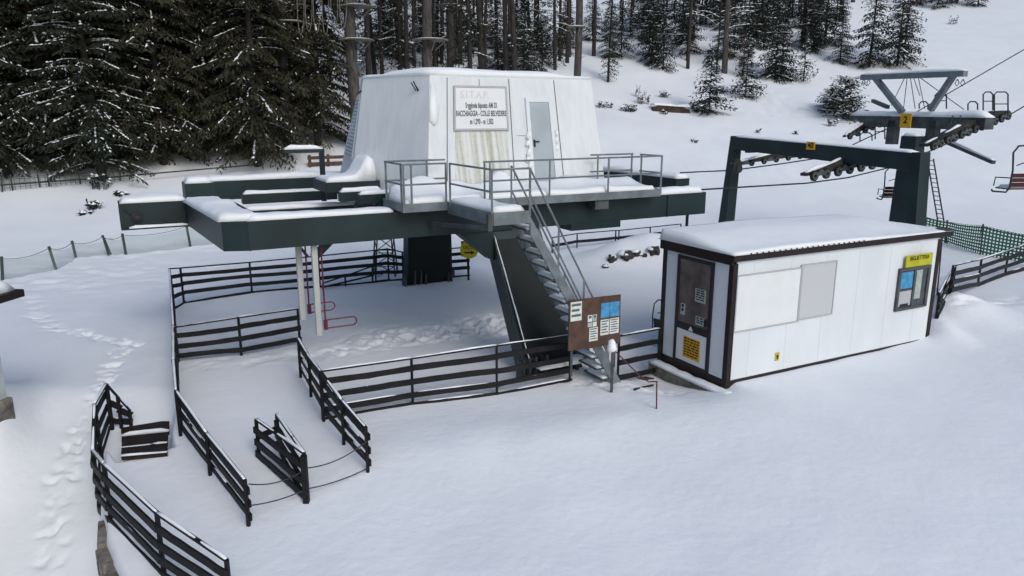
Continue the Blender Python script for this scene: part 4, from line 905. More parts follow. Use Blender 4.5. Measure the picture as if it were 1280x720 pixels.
# ================================================================== NETS
def uvquad_strip(name, pts, m, parent, h, sag=0.1, cell=1.0, z0=0.0):
    """pts ground points; h heights; subdivided strip with uv in metres"""
    me = bpy.data.meshes.new(name); V = []; UVs = []; F_ = []; s_ = 0; col = 0; NR = 5
    for i in range(len(pts)-1):
        a, b = pts[i], pts[i+1]; ha, hb = h[i], h[i+1]; n_ = max(3, int((b-a).length/.4)); L = (b-a).length
        for k in range(n_+(i == len(pts)-2)):
            f_ = k/n_; q = a.lerp(b, f_); hh = (ha+(hb-ha)*f_)-sag*4*f_*(1-f_); zg = tz(q.x, q.y)-.05
            for r_ in range(NR):
                t_ = r_/(NR-1); V.append((q.x, q.y, zg+hh*t_)); UVs.append((s_+L*f_, t_*max(h)))
            col += 1
        s_ += L
    for i in range(col-1):
        for r_ in range(NR-1): F_.append((i*NR+r_, (i+1)*NR+r_, (i+1)*NR+r_+1, i*NR+r_+1))
    Mi = ROOTM[rootof(parent).name]; me.from_pydata([tuple(Mi @ Vector(v)) for v in V], [], F_)
    uvl = me.uv_layers.new(name='uv')
    for l in me.loops: uvl.data[l.index].uv = UVs[l.vertex_index]
    me.materials.append(M[m]); o = bpy.data.objects.new(name, me); COL.objects.link(o); o.parent = parent; return o
def netfence(lab, posts, m, pm, r, sag, name='net_fence', hmul=1.0, h=None, ext=None):
    g = [G(p[0], p[1]) for p in posts]; tp = [atY(p[2] if len(p) > 3 else p[0], p[-1], q.y) for p, q in zip(posts, g)]
    root = thing(name, lab, 'fence', g[0], 0); hs_ = [t.z-q.z for t, q in zip(tp, g)]
    for q, t in zip(g, tp):
        mb = MB(); mb.tube([q-Vector((0, 0, .3)), t+Vector((0, 0, .03))], r, 7); mb.build('post', M[pm], root)
    uvquad_strip('netting', g, m, root, [x*hmul for x in hs_], sag)
    mb = MB()
    for a, b in zip(tp[:-1], tp[1:]): mb.tube([a.lerp(b, k/8)-Vector((0, 0, sag*4*(k/8)*(1-k/8)+.03)) for k in range(9)], .010, 4)
    mb.build('top_wire', M['netpost'], root)
    return root
netfence('pale sagging net fence on green posts left of the station frame', [(-40, 362, 330), (2, 350, 322), (72, 337, 61, 309), (96, 322, 90, 302), (141, 317, 128, 295), (158, 318, 153, 293), (239, 308, 233, 282), (330, 300, 326, 276)], 'pnet', 'netpost', .045, .12)
mb = MB(); a, b = G(136, 319), G(141, 317); ps = thing('leaning_stake', 'two leaning stakes crossed at the middle of the pale net fence', 'stake', a, 0)
mb.bar(a, atY(129, 296, a.y), .06, .06); mb.build('stake', M['netpost'], ps)
netfence('green plastic net fence behind the right end of the ticket cabin', [(1150, 298, 268), (1184, 304, 276), (1226, 318, 1229, 281), (1290, 330, 1292, 294)], 'gnet', 'netpost', .03, .03)
netfence('thin wire fence far left below the snowy conifers', [(-30, 240, 221), (2, 240, 220), (16, 238, 13, 219), (50, 234, 47, 218), (62, 233, 59, 218), (101, 230, 98, 216), (150, 226, 214)], 'wnet', 'netpost', .035, .04)
lr = [G(-20, 243), G(60, 237), G(130, 232), G(240, 222), G(330, 214)]
mb = MB(); P2 = [p+Vector((0, 0, .35)) for p in lr]; mb.tube(P2, .035, 5); tag(mb.build('slack_cable', M['darksteel']), 'dark slack cable crossing the snow below the left conifers', 'cable')
# ================================================================== SMALL STREET FURNITURE
b = G(586, 350); sg = thing('exit_sign', 'round yellow sign with black arrow fixed to the far end of the rear fence', 'sign', b, 0)
mb = MB(); mb.bar(b-Vector((0, 0, .3)), atY(583.5, 297, b.y), .06, .06); mb.build('post', M['fence'], sg)
cS = atY(586.5, 312, b.y-.06); 
mb = MB(); mb.wbox(cS+Vector((-.02, .03, .02)), .46, .02, .48); mb.build('backing_plate', M['brownwood'], sg)
mb = MB(); mb.cyl(cS, (0, 1, 0), .28, .02, 28); fc = mb.build('disc', M['yellow'], sg)
text('USCITA', .15, cS+Vector((0, -.014, .06)), (1, 0, 0), (0, 0, 1), M['black'], fc, bold=.02, sx=.72)
mb = MB(); mb.wbox(cS+Vector((-.05, -.014, -.09)), .2, .006, .05); mb.prism([cS+Vector((.05, -.017, -.16)), cS+Vector((.05, -.017, -.02)), cS+Vector((.17, -.017, -.09))], (0, .006, 0)); mb.build('arrow', M['black'], fc)
pu_, pz_ = VU(766, 436, 10.72); b = W(pu_, 10.72, 0); b.z = tz(b.x, b.y); sp = thing('snow_capped_post', 'thin grey post topped by a big lump of snow before the notice board', 'post', b, 0)
t_ = Vector((b.x, b.y, pz_)); mb = MB(); mb.bar(b-Vector((0, 0, .3)), t_, .05, .05); mb.build('post', M['galv2'], sp)
c = MB(); c.tube([t_+Vector((.0, 0, -.03)), t_+Vector((-.02, 0, .03)), t_+Vector((-.02, 0, .12)), t_+Vector((-.04, 0, .17))], .10, 9, r1=.05); c.build('snow_cap', M['snowcap'], sp, smooth=True)
mb = MB(); mb.tube([atY(766, 436, b.y), atY(800, 470, b.y-.3), atY(812, 478, b.y-.4)], .012, 5); mb.build('slack_wire', M['red'], sp)
b = G(821, 511); rp = thing('red_marker_stake', 'thin red stake standing in the snow in front of the cabin door', 'stake', b, 0)
mb = MB(); t_ = atY(821, 477, b.y); mb.bar(b-Vector((0, 0, .2)), t_, .022, .022); mb.bar(t_+Vector((-.12, 0, 0)), t_+Vector((.02, 0, 0)), .018, .018); mb.build('stake', M['red'], rp)
for (px, py, lab, s_) in ((806, 474, 'small bare earth patch showing through snow beside the cabin door step', .16), (845, 500, '', 0)):
    if s_:
        g_ = G(px, py); mb = MB(); rr = random.Random(px)
        mb.prism([g_+Vector((math.cos(a)*s_*rr.uniform(.6, 1.3), math.sin(a)*s_*.5*rr.uniform(.6, 1.3), 0)) for a in np.linspace(0, 6.28, 10)[:-1]], (0, 0, .03)); tag(mb.build('earth_patch', M['mossbrown']), lab, 'earth')
pa, pb = G(793, 488), G(816, 483); mb = MB(); mb.bar(pa+Vector((0, 0, .02)), pb+Vector((0, 0, .03)), .04, .03); tag(mb.build('fallen_stick', M['black']), 'dark stick lying on the snow beside the red stake', 'stick')
# lattice mast behind the rear fence
b = G(478, 349); lm = thing('lattice_mast', 'short steel lattice mast rising behind the rear fence under the green frame', 'mast', b, 0)
mb = MB(); H0 = 2.6; 
cs = [(-.36, -.3), (.36, -.3), (.36, .3), (-.36, .3)]
def mp(i, t): x, y = cs[i % 4]; k = 1-.55*t; return b+Vector((x*k, y*k+.6, H0*t-.1))
for i in range(4): mb.bar(mp(i, 0), mp(i, 1), .04, .04)
mb.build('corner_angles', M['galv2'], lm)
mb = MB()
for k in range(6):
    for i in range(4): mb.bar(mp(i, k/6), mp(i+1, (k+1)/6), .025, .025); mb.bar(mp(i, (k+1)/6), mp(i+1, (k+1)/6), .025, .025)
mb.build('lacing_bars', M['galv2'], lm)
# ================================================================== LEFT HUT
cC = G(21, 524); cC.z = 0
hx = Vector((math.cos(R(172)), math.sin(R(172)), 0)); hy = Vector((math.cos(R(262)), math.sin(R(262)), 0))
zg = tz(cC.x, cC.y)
hut = thing('lakeside_hut' if False else 'small_hut', 'corner of a pale walled hut with dark eave and stone base at the left edge', 'hut', (cC.x, cC.y, zg), 0)
mb = MB(); mb.para(cC+Vector((0, 0, zg-1.2)), hx*4, hy*5, (0, 0, 1.62)); mb.build('stone_base', M['stone'], hut, bevel=.03)
mb = MB(); mb.para(cC+hx*.06+hy*.06+Vector((0, 0, zg+.422)), hx*3.9, hy*4.9, (0, 0, 1.9-zg)); mb.build('wall', M['hutwall'], hut)
et = atY(19, 375, cC.y-.5); 
mb = MB(); e0 = Vector((et.x, et.y+.25, et.z)); mb.prism([e0, e0+hx*4.6, e0+hx*4.6+hy*5.6+Vector((0, 0, 0)), e0+hy*5.6], (0, 0, .12)); rfh = mb.build('eave', M['trim'], hut, bevel=.01)
c = MB(); cap_rect(c, e0+Vector((0, 0, .12))+hx*.1+hy*.05, hx*4.4, hy*5.4, .2, 99); c.build('roof_snow', M['snowcap'], hut, smooth=True)
# rocks behind the stairs
def rock(px, py, s_, lab, seed, m='darkrock'):
    g_ = G(px, py); rr = random.Random(seed); bm = bmesh.new(); bmesh.ops.create_icosphere(bm, subdivisions=2, radius=s_)
    for v in bm.verts: v.co *= rr.uniform(.55, 1.3); v.co.x *= 1.15; v.co.z *= .95
    root = thing('boulder', lab, 'rock', g_, rr.uniform(0, 3)); me = bpy.data.meshes.new('rock_body'); bm.to_mesh(me); bm.free(); me.materials.append(M[m]); o = bpy.data.objects.new('rock_body', me); COL.objects.link(o); o.parent = root; o.location = (0, 0, s_*.05)
    bm = bmesh.new(); bmesh.ops.create_icosphere(bm, subdivisions=2, radius=s_*.95)
    for v in bm.verts: v.co.z = max(v.co.z, -.1*s_)*.6; v.co *= rr.uniform(.94, 1.06)
    me = bpy.data.meshes.new('snow_cap'); bm.to_mesh(me); bm.free(); me.materials.append(M['snowcap']); me.polygons.foreach_set('use_smooth', [True]*len(me.polygons)); o = bpy.data.objects.new('snow_cap', me); COL.objects.link(o); o.parent = root; o.location = (rr.uniform(-.06, .06), .08, s_*.48)
import bmesh
for i, (px, py, s_, lab) in enumerate(((757, 334, .10, 'leftmost small dark rock low on the snow mound behind the stairs'), (765, 325, .17, 'second rock from the left on the snow mound behind the stairs'), (783, 322, .25, 'rock left of the gap in the middle of the row on the snow mound'),
                                      (795, 317, .16, 'rock right of the gap in the middle of the row on the snow mound'), (805, 320, .10, 'second rock from the cabin side on the snow mound'), (818, 315, .2, 'rock nearest to the cabin roof corner on the snow mound'))): rock(px, py, s_, lab, i)
# low timber stack behind the machine house
b = G(411, 208); tw_ = thing('timber_railing', 'low brown timber railing beyond the left end of the machine house', 'railing', b, 0)
a0_, a1_ = G(385, 209), G(436, 207)
for z in (.15, .45): mb = MB(); mb.bar(a0_+Vector((0, 0, z)), a1_+Vector((0, 0, z)), .12, .16); mb.build('beam', M['brownwood'], tw_)
for f_ in (.05, .5, .95): mb = MB(); q = a0_.lerp(a1_, f_); mb.bar(q-Vector((0, 0, .3)), q+Vector((0, 0, .6)), .12, .12); mb.build('post', M['brownwood'], tw_)
# ================================================================== TREES
class Fol:
    """fast collector of leaf quads"""
    def __init__(s): s.V = []; s.n = 0
    def leaf(s, p, d, l, w_, rnd, flat=False):
        sx = d.cross(Vector((rnd.uniform(-.6, .6), rnd.uniform(-.6, .6), 1))) 
        if sx.length < 1e-3: sx = Vector((1, 0, 0))
        sx.normalize(); sx *= w_
        m_ = p+d*(l*.45); s.V += [p, m_+sx, p+d*l, m_-sx]; s.n += 1
    def mesh(s, name, m):
        me = bpy.data.meshes.new(name); a = np.array([tuple(v) for v in s.V], float); nf = s.n
        me.vertices.add(len(a)); me.vertices.foreach_set('co', a.ravel()); me.loops.add(nf*4); me.loops.foreach_set('vertex_index', np.arange(nf*4, dtype=np.int32))
        me.polygons.add(nf); me.polygons.foreach_set('loop_start', np.arange(0, nf*4, 4, dtype=np.int32)); me.polygons.foreach_set('loop_total', np.full(nf, 4, dtype=np.int32)); me.update(calc_edges=True)
        me.materials.append(m); return me
def lump(mb, p, d, l, w_, h, rnd):
    s_ = d.cross(Vector((0, 0, 1))); 
    if s_.length < .01: s_ = Vector((1, 0, 0))
    s_.normalize(); j = lambda: Vector((rnd.uniform(-.02, .02), rnd.uniform(-.02, .02), rnd.uniform(-.015, .015)))
    a, b = p-d*l/2, p+d*l/2; c_ = p
    mb.add([a, c_+s_*w_+j(), b, c_-s_*w_+j(), c_+Vector((0, 0, h))+j(), c_-Vector((0, 0, h*.25))], [(0, 1, 4), (1, 2, 4), (2, 3, 4), (3, 0, 4), (1, 0, 5), (2, 1, 5), (3, 2, 5), (0, 3, 5)])
def conifer(H, r0, hb, Rm, seed, spacing=.32, per=5, leafl=.26, leafw=.045, snow=.25, droop=.35, hfull=99, dead=0, taper=.85, m='needle', bark='barkd', shape=1.0, density=1.0, streak=.3):
    """returns meshes trunk, crown, snow in local coordinates"""
    rnd = random.Random(seed); tr = MB(); fo = Fol(); sn = MB(); bend = (rnd.uniform(-.02, .02), rnd.uniform(-.02, .02))
    def ax(z): return Vector((bend[0]*z+.04*math.sin(z*.5+seed), bend[1]*z, z))
    tp = [ax(z) for z in np.linspace(-.6, H, 14)]; tr.tube(tp, r0, 9, r1=r0*.12)
    z = max(.6, hb*.35) if dead else hb
    while dead and z < hb:
        a = rnd.uniform(0, 6.28); L = rnd.uniform(.25, 1.1)*dead; d = Vector((math.cos(a), math.sin(a), rnd.uniform(-.4, .2))).normalized(); p = ax(z)
        mid = p+d*L*.5+Vector((0, 0, -.04)); tr.tube([p, mid, p+d*L+Vector((0, 0, -.18*L))], .018*dead, 3, r1=.005)
        if rnd.random() < snow: lump(sn, mid+Vector((0, 0, .03)), d, L*.6, .03, .04, rnd)
        z += rnd.uniform(.12, .4)
    z = hb
    while z < H-.15:
        t = (z-hb)/(H-hb); nb_ = per if z < hfull else max(2, per-2)
        for k in range(nb_):
            a = rnd.uniform(0, 6.28); L = Rm*(1-t)**(taper)*rnd.uniform(.65, 1.12)*(shape if t > .08 else shape*.75)
            if L < .12: continue
            d0 = Vector((math.cos(a), math.sin(a), 0)); p = ax(z+rnd.uniform(-.12, .12)); up0 = rnd.uniform(.0, .25)-t*.0+(.5*t); pts = [p]
            ns = max(3, int(L/.22)); q = p.copy()
            for i in range(ns):
                f_ = (i+1)/ns; dz = up0-droop*2.2*f_+(.9*droop*max(0, f_-.7)/.3)
                dd = (d0+Vector((0, 0, dz))).normalized(); q = q+dd*(L/ns); pts.append(q.copy())
            tr.tube(pts[::max(1, ns//3)]+[pts[-1]] if ns > 3 else pts, .012+.012*L, 3, r1=.004)
            sb = rnd.random() < snow; stk = rnd.random() < streak
            for i in range(1, ns+1):
                f_ = i/ns; d = (pts[i]-pts[i-1]).normalized(); side = d.cross(Vector((0, 0, 1))).normalized()
                wl = (.18+.55*(1-f_)*min(1, L/2.2))*min(1, f_*2.2+.2)*(.9+.2*rnd.random())*min(1, .4+L*.5)
                if f_ < .18 and L > 1.2: continue
                for sgn in (-1, 1):
                    nn_ = max(1, int(wl/.13*density))
                    for j in range(nn_):
                        g = (j+rnd.random())/nn_; dd = (side*sgn+d*.55+Vector((0, 0, -.25-droop*.8*rnd.random()))).normalized()
                        s0 = pts[i]+side*sgn*wl*g*.85+d*(wl*g*.4)+Vector((0, 0, -.10*g-rnd.random()*.05)); ld = (dd+Vector((rnd.uniform(-.5, .5), rnd.uniform(-.5, .5), rnd.uniform(-.7, .15)))).normalized()
                        fo.leaf(s0, ld, leafl*rnd.uniform(.6, 1.25), leafw*rnd.uniform(.7, 1.4), rnd)
                        if rnd.random() < (.11 if sb else .012): lump(sn, s0+ld*leafl*.4+Vector((0, 0, .03)), ld, leafl*rnd.uniform(.3, .8), leafw*rnd.uniform(.4, 1.0), .03, rnd)
                if rnd.random() < .7*density: fo.leaf(pts[i], (d+Vector((rnd.uniform(-.3, .3), rnd.uniform(-.3, .3), -.5))).normalized(), leafl*1.1, leafw*1.2, rnd)
                if (stk and rnd.random() < .75) or rnd.random() < .05*snow: lump(sn, (pts[i]+pts[i-1])/2+Vector((0, 0, .035)), d, (L/ns)*rnd.uniform(1.0, 1.7), rnd.uniform(.025, .075), rnd.uniform(.03, .06), rnd)
        z += spacing*rnd.uniform(.7, 1.3)*(1+1.0*(z > hfull))
    def mk(mb, name, mm):
        me = bpy.data.meshes.new(name); me.from_pydata([tuple(v) for v in mb.v], [], mb.f); me.materials.append(mm); me.update(); return me
    return mk(tr, 'trunk', M[bark]), fo.mesh('crown', M[m]), mk(sn, 'branch_snow', M['snowcap'])
def plant(meshes, P, label, cat='tree', name='conifer', rz=0, sc=1.0, tilt=(0, 0), group=None):
    root = bpy.data.objects.new(name, None); COL.objects.link(root); root.location = P; root.rotation_euler = (tilt[0], tilt[1], rz); root.scale = (sc, sc, sc); tag(root, label, cat, group)
    for me, nm in zip(meshes, ('trunk', 'crown', 'branch_snow')):
        if me is None or not len(me.vertices): continue
        o = bpy.data.objects.new(nm, me); COL.objects.link(o); o.parent = root
        if nm == 'branch_snow': o['kind'] = 'stuff'
    return root
BIG = [conifer(19, .24, .7, 4.2, 11, per=7, snow=.30, hfull=11, spacing=.31, droop=.42, m='needle', density=1.3, streak=.24, leafl=.3),
       conifer(18, .22, .9, 3.8, 12, per=7, snow=.25, hfull=11, spacing=.31, droop=.5, m='needle2', density=1.3, streak=.12, leafl=.3),
       conifer(20, .26, 1.0, 4.2, 13, per=7, snow=.4, hfull=11, spacing=.33, droop=.36, m='needle', density=1.25, streak=.4, leafl=.3)]
PINE = [conifer(19, .25, 8.5, 2.6, 21, per=3, spacing=.5, snow=.2, dead=1.0, density=.7, hfull=12, bark='bark'),
        conifer(20, .20, 9.5, 2.2, 22, per=3, spacing=.5, snow=.2, dead=.8, density=.7, hfull=12, bark='barkd'),
        conifer(17, .15, 6.5, 1.9, 23, per=3, spacing=.42, snow=.3, dead=1.2, density=.7, hfull=12, bark='barkd')]
SLIM = [conifer(16, .17, 1.0, 1.7, 31, per=4, spacing=.34, snow=.3, density=.8, hfull=11, taper=.5, droop=.4, streak=.15),
        conifer(14, .15, 1.6, 1.9, 32, per=4, spacing=.36, snow=.4, density=.8, hfull=11, taper=.6, m='needle2', streak=.2)]
MID = [conifer(6.5, .11, .3, 1.9, 41, per=6, spacing=.22, snow=.35, leafl=.2, leafw=.04, m='needle3', taper=.8, streak=.2, density=1.1),
       conifer(5.2, .09, .2, 1.7, 42, per=6, spacing=.2, snow=.5, leafl=.19, leafw=.04, m='needle3', taper=.75, streak=.25, density=1.1)]
SML = [conifer(3.4, .05, .12, 1.25, 51, per=10, spacing=.27, snow=.2, leafl=.17, leafw=.038, m='needle3', streak=.12, density=1.6, droop=.2),
       conifer(3.0, .05, .10, 1.1, 52, per=10, spacing=.27, snow=.3, leafl=.17, leafw=.038, m='needle3', streak=.2, density=1.5, droop=.2),
       conifer(3.2, .05, .25, 1.0, 53, per=7, spacing=.26, snow=.5, leafl=.16, leafw=.032, m='needle3', streak=.35, density=1.0, droop=.25)]
BUSH = conifer(1.9, .04, .05, 1.25, 55, per=9, spacing=.14, snow=.5, leafl=.17, leafw=.04, m='needle3', streak=.3, density=1.3, taper=.45, droop=.1)
BROWN = conifer(4.8, .08, .2, 1.2, 61, per=6, spacing=.2, snow=.2, leafl=.17, leafw=.035, m='brownleaf', taper=.6, streak=.05, density=1.0)
rnd = random.Random(99)
gL = 'dense snowy conifers filling the upper left'
labL = ['big dark conifer with drooping snowy branches in the dense stand at the upper left', ]
k = 0
bigs = [(12, 34.5, 0, .80, 'leaning trunk'), (70, 36, 2, .95, ''), (128, 34.8, 2, .85, ''), (150, 37.5, 0, 1, ''), (205, 37, 1, .95, ''), (262, 39.5, 0, .9, ''), (322, 37.5, 1, .95, ''), (398, 40.5, 1, .9, ''),
        (-45, 36, 2, 1, ''), (-20, 42, 0, 1, ''), (50, 43, 1, 1, ''), (110, 42.5, 0, 1, ''), (180, 44, 2, 1, ''), (238, 45, 1, 1, ''), (300, 46, 0, 1, ''), (355, 45, 2, 1, ''), (-100, 38, 1, 1, ''), (60, 50, 2, 1, ''), (140, 51, 1, 1, ''), (215, 52, 0, 1, ''), (310, 53, 2, 1, ''), (0, 50, 0, 1, '')]
FRONT = {70: 'front-row snowy conifer second from the left edge with long white streaked branches', 128: 'front-row conifer whose low skirt hangs over the slack cable at the left', 150: 'tall conifer just behind the low skirt at the slack cable',
         205: 'olive dark conifer in the front row above the left end of the station arm', 262: 'front-row conifer beside the small window of bright snow in the stand', 322: 'olive dark conifer above the rear beam of the green frame', 398: 'rightmost big conifer of the stand, beside the machine house louvre end'}
for px, Y_, vi, sc, ex_ in bigs:
    P_ = onY(px, Y_); tl = (0, R(-6)) if px == 12 else (R(rnd.uniform(-1.5, 1.5)), R(rnd.uniform(-1.5, 1.5)))
    if px == 12: plant(BIG[vi], P_, 'dark conifer at the far left edge with leaning bare trunk foot above the wire fence', rz=1.0, sc=sc, tilt=tl)
    else: plant(BIG[vi], P_, FRONT.get(px, labL[0]), rz=rnd.uniform(0, 6.28), sc=sc, tilt=tl, group=gL)
# distinct trunks with plank platforms
def trunkmesh(H, r0, seed, bark='bark', r1=None):
    mb = MB(); rr = random.Random(seed); mb.tube([Vector((.05*math.sin(z*.6+seed), .04*math.cos(z*.5), z)) for z in np.linspace(-.6, H, 16)], r0, 12, r1=r1 or r0*.45)
    z = 1.0
    while z < H: 
        a = rr.uniform(0, 6.28); d = Vector((math.cos(a), math.sin(a), rr.uniform(-.3, .3))); L = rr.uniform(.15, .7); mb.tube([Vector((0, 0, z))+d*r0*.6, Vector((0, 0, z))+d*(r0+L)], .02, 3, r1=.006); z += rr.uniform(.4, 1.3)
    me = bpy.data.meshes.new('trunk'); me.from_pydata([tuple(v) for v in mb.v], [], mb.f); me.materials.append(M[bark]); me.polygons.foreach_set('use_smooth', [True]*len(mb.f)); return me
def zone(px):
    for lim, t_ in ((446, 'left of the first thick platform trunk'), (538, 'between the two thick platform trunks'), (610, 'just right of the snow-covered platform trunk'), (665, 'above the door end of the house'), (760, 'around the small platform trunk'), (860, 'left of the thick trunk with snowy side branches'), (960, 'above the small spruces')):
        if px < lim: return t_
    return 'left of the pair of bushy spruces'
CNT = {}
def treelabel(px, Y_, ms):
    t_ = 'needled slim conifer' if ms in SLIM else ('bare pine trunk' if ms in PINE else 'young conifer'); q = 'front' if Y_ < 54 else ('second-row' if Y_ < 66 else ('deeper' if Y_ < 80 else 'farthest'))
    k_ = (q, t_, zone(px)); CNT[k_] = CNT.get(k_, 0)+1
    return q+' '+t_+' '+zone(px)
def platform_tree(px, Y_, r0, pys, wpx, lab, plabs, seed):
    P_ = onY(px, Y_); tm = trunkmesh(19, r0, seed, r1=r0*.7)
    pn = PINE[seed % 2]; plant((tm, pn[1], pn[2]), P_, lab, name='platform_tree', rz=0)
    for py, pl_ in zip(pys, plabs):
        q = atY(px, py, Y_); R_ = wpx/2*Y_/FPX; root = thing('tree_platform', pl_, 'platform', q, 0)
        mb = MB(); nn_ = 9
        for i in range(nn_):
            x0 = -R_+2*R_*i/nn_; hw_ = math.sqrt(max(.02, R_*R_-(abs(x0+R_/nn_))**2)); mb.wbox(q+Vector((x0+R_/nn_, 0, 0)), 2*R_/nn_*.93, hw_*2, .05)
        mb.build('deck', M['plank'], root)['kind'] = 'stuff'
        c = MB(); rg = [q+Vector((math.cos(a)*R_*.93, math.sin(a)*R_*.93, .026)) for a in np.linspace(0, 6.2832, 19)[:-1]]; r2 = [q+(p-q)*.8+Vector((0, 0, .05)) for p in rg]
        c.add(rg+r2, [(i, (i+1) % 18, 18+(i+1) % 18, 18+i) for i in range(18)]+[tuple(range(18, 36))]); c.build('snow_cap', M['snowcap'], root, smooth=True)
        for a in (0, 1.57, 3.14, 4.71):
            mb = MB(); d = Vector((math.cos(a+.4), math.sin(a+.4), 0)); mb.bar(q+d*R_*.85-Vector((0, 0, .04)), q+d*r0*.9-Vector((0, 0, .5)), .06, .06); mb.build('brace', M['plank'], root)
platform_tree(446, 39.5, .31, (50, 8), 40, 'thick grey pine trunk behind the left corner of the machine house roof', ('round plank platform on the thick trunk left above the machine house roof', 'higher narrow plank ring at the top edge on the trunk left above the machine house'), 1)
platform_tree(538, 40.5, .29, (50,), 42, 'thick grey pine trunk behind the middle of the machine house roof', ('snow-covered plank platform on the thick trunk above the middle of the machine house',), 2)
platform_tree(362, 39.5, .26, (28,), 40, 'thick grey trunk with platform among the dark conifers at the upper left', ('round plank platform among the dark conifers at the upper left',), 3)
platform_tree(720, 43, .22, (34,), 22, 'grey pine trunk with a small platform behind the right end of the machine house', ('small snowy platform on the lone trunk right above the machine house door',), 4)
platform_tree(563, 52, .26, (7,), 32, 'dark pine trunk with a high platform behind the snow-covered platform trunk', ('dark plank platform high at the top edge above the machine house',), 6)
# hanging ropes of the tree course
q0 = atY(372, -6, 37); rl = thing('hanging_rope_loops', 'row of pale rope loops hanging between the platform trees at the top', 'rope', q0, 0)
for i, px in enumerate((371, 381, 391, 402, 413, 424)):
    dep = (44, 40, 42, 44, 38, 36)[i]; a, b = atY(px, -12, 37), atY(px+9, -12, 37.3); lo_ = atY(px+5, dep, 37.1)
    mb = MB(); mb.tube([a, atY(px+1, dep*.5, 37), atY(px+3, dep*.9, 37), lo_, atY(px+7, dep*.9, 37.2), atY(px+9, dep*.5, 37.3), b], .02, 4); mb.build('rope_loop', M['plank'], rl)
# forest behind and above
gF = 'tall trunks of the forest on the slope behind'
labF = 'tall slender conifer trunk in the forest on the slope behind the machine house'
fixed = [(463, 44, 1, 1), (478, 50, 2, 1), (511, 46, 1, .9), (519, 50, 2, 1), (590, 44, 3, 1), (603, 45, 1, 1.1), (634, 45, 1, 1.0), (644, 44.5, 1, 1.0), (700, 0, 2, .9), (742, 0, 1, .9), (760, 56, 3, .6), (860, 62, 2, 1), (497, 58, 3, 1), (547, 60, 3, 1), (575, 58, 1, 1), (620, 60, 4, 1), (655, 62, 4, .9), (672, 66, 3, .8)]
gy = {700: 76, 742: 70}
for px, Y_, vi, sc in fixed:
    P_ = G(px, gy[px]) if px in gy else onY(px, Y_)
    ms = (PINE[0], PINE[1], PINE[2], SLIM[0], SLIM[1])[vi]
    if px == 700: plant(ms, P_, 'thin bare trunk standing alone on open snow left of the small platform trunk', rz=1, sc=sc)
    elif px == 742: plant(ms, P_, 'bare trunk standing on open snow just right of the small platform trunk', rz=2, sc=sc)
    else: lb = treelabel(px, Y_, ms); plant(ms, P_, lb, rz=rnd.uniform(0, 6), sc=sc, group=lb)
for i in range(125):
    u_ = rnd.random(); px = 330+u_*760 if i % 3 else 330+rnd.random()*330
    ymin = 50 if px < 660 else 50+(px-660)*.055+ (8 if px > 760 else 4)
    Y_ = ymin+rnd.random()**1.3*(52 if px < 900 else 40)
    if 1075 < px: continue
    ms = rnd.choice([PINE[1], PINE[2], PINE[2], SLIM[0], SLIM[1]] if px < 700 else [PINE[1], PINE[2], PINE[0], SLIM[1], PINE[2]])
    lb = treelabel(px, Y_, ms); plant(ms, onY(px, Y_), lb, rz=rnd.uniform(0, 6.28), sc=rnd.uniform(.8, 1.15), tilt=(R(rnd.uniform(-2, 2)), R(rnd.uniform(-2, 2))), group=lb)
# undergrowth
gU = 'bushy young conifers between the forest trunks'
for i in range(34):
    px = 455+rnd.random()*330; Y_ = 50+rnd.random()*26; 
    if px > 690 and Y_ < 62: Y_ += 12
    lb = treelabel(px, Y_, None); plant(rnd.choice(MID+[SML[0]]), onY(px, Y_), lb, rz=rnd.uniform(0, 6), sc=rnd.uniform(.5, .95), group=lb, name='young_conifer')
for i in range(40):
    px = 800+rnd.random()*262; Y_ = 60+rnd.random()*26
    lb = treelabel(px, Y_, None); plant(rnd.choice(MID), onY(px, Y_), lb, rz=rnd.uniform(0, 6), sc=rnd.uniform(.7, 1.3), group=lb, name='young_conifer')
# distinct trees on the open slope at the right
def pl(ms, px, py, hpx, H0, lab, **kw):
    P_ = G(px, py); dist = (P_-Vector((0, 0, CH))).length; return plant(ms, P_, lab, sc=hpx*dist/FPX/H0, **kw)
pl(SML[0], 886, 141, 80, 3.4, 'small dark spruce standing nearest on the slope right of the machine house', name='small_spruce', rz=1)
pl(SML[1], 932, 122, 62, 3.0, 'small spruce second from the left on the open slope above the haul cables', name='small_spruce', rz=2)
pl(BROWN, 928, 96, 50, 4.8, 'russet dead-leaved sapling just behind the second small spruce', name='sapling', rz=2)
pl(SML[0], 976, 99, 70, 3.4, 'dark small spruce left of the bare snowy sapling on the upper slope', name='small_spruce', rz=4)
pl(SML[2], 1004, 102, 55, 3.2, 'thin snow-dusted sapling spruce at the right end of the small spruces', name='small_spruce', rz=5)
pl(MID[0], 1086, 84, 108, 6.5, 'large bushy snowy spruce on the slope above the tower, left of a pair', name='spruce', rz=3)
pl(MID[1], 1122, 82, 92, 5.2, 'large bushy snowy spruce on the slope above the tower, right of a pair', name='spruce', rz=5)
pl(BROWN, 1130, 76, 90, 4.8, 'russet slender tree behind the pair of bushy spruces above the tower', name='sapling', rz=0)
pl(BUSH, 1054, 148, 46, 1.9, 'low snowy bush beside the left end of the tower crossarm', name='snowy_bush', rz=0.5)
pl(BUSH, 1036, 137, 24, 1.9, 'smaller snowy bush left of the low snowy bush by the tower', name='snowy_bush', rz=1.5)
pl(SML[2], 790, 48, 40, 3.2, 'small spruce at the foot of a trunk at the top right of the machine house', name='small_spruce', rz=1)
pl(BUSH, 674, 64, 34, 1.9, 'snow-covered bush right of the twin trunks above the machine house roof', name='snowy_bush', rz=1)
pl(BROWN, 757, 52, 34, 4.8, 'russet bush between trunks above the right end of the machine house', name='sapling', rz=1)
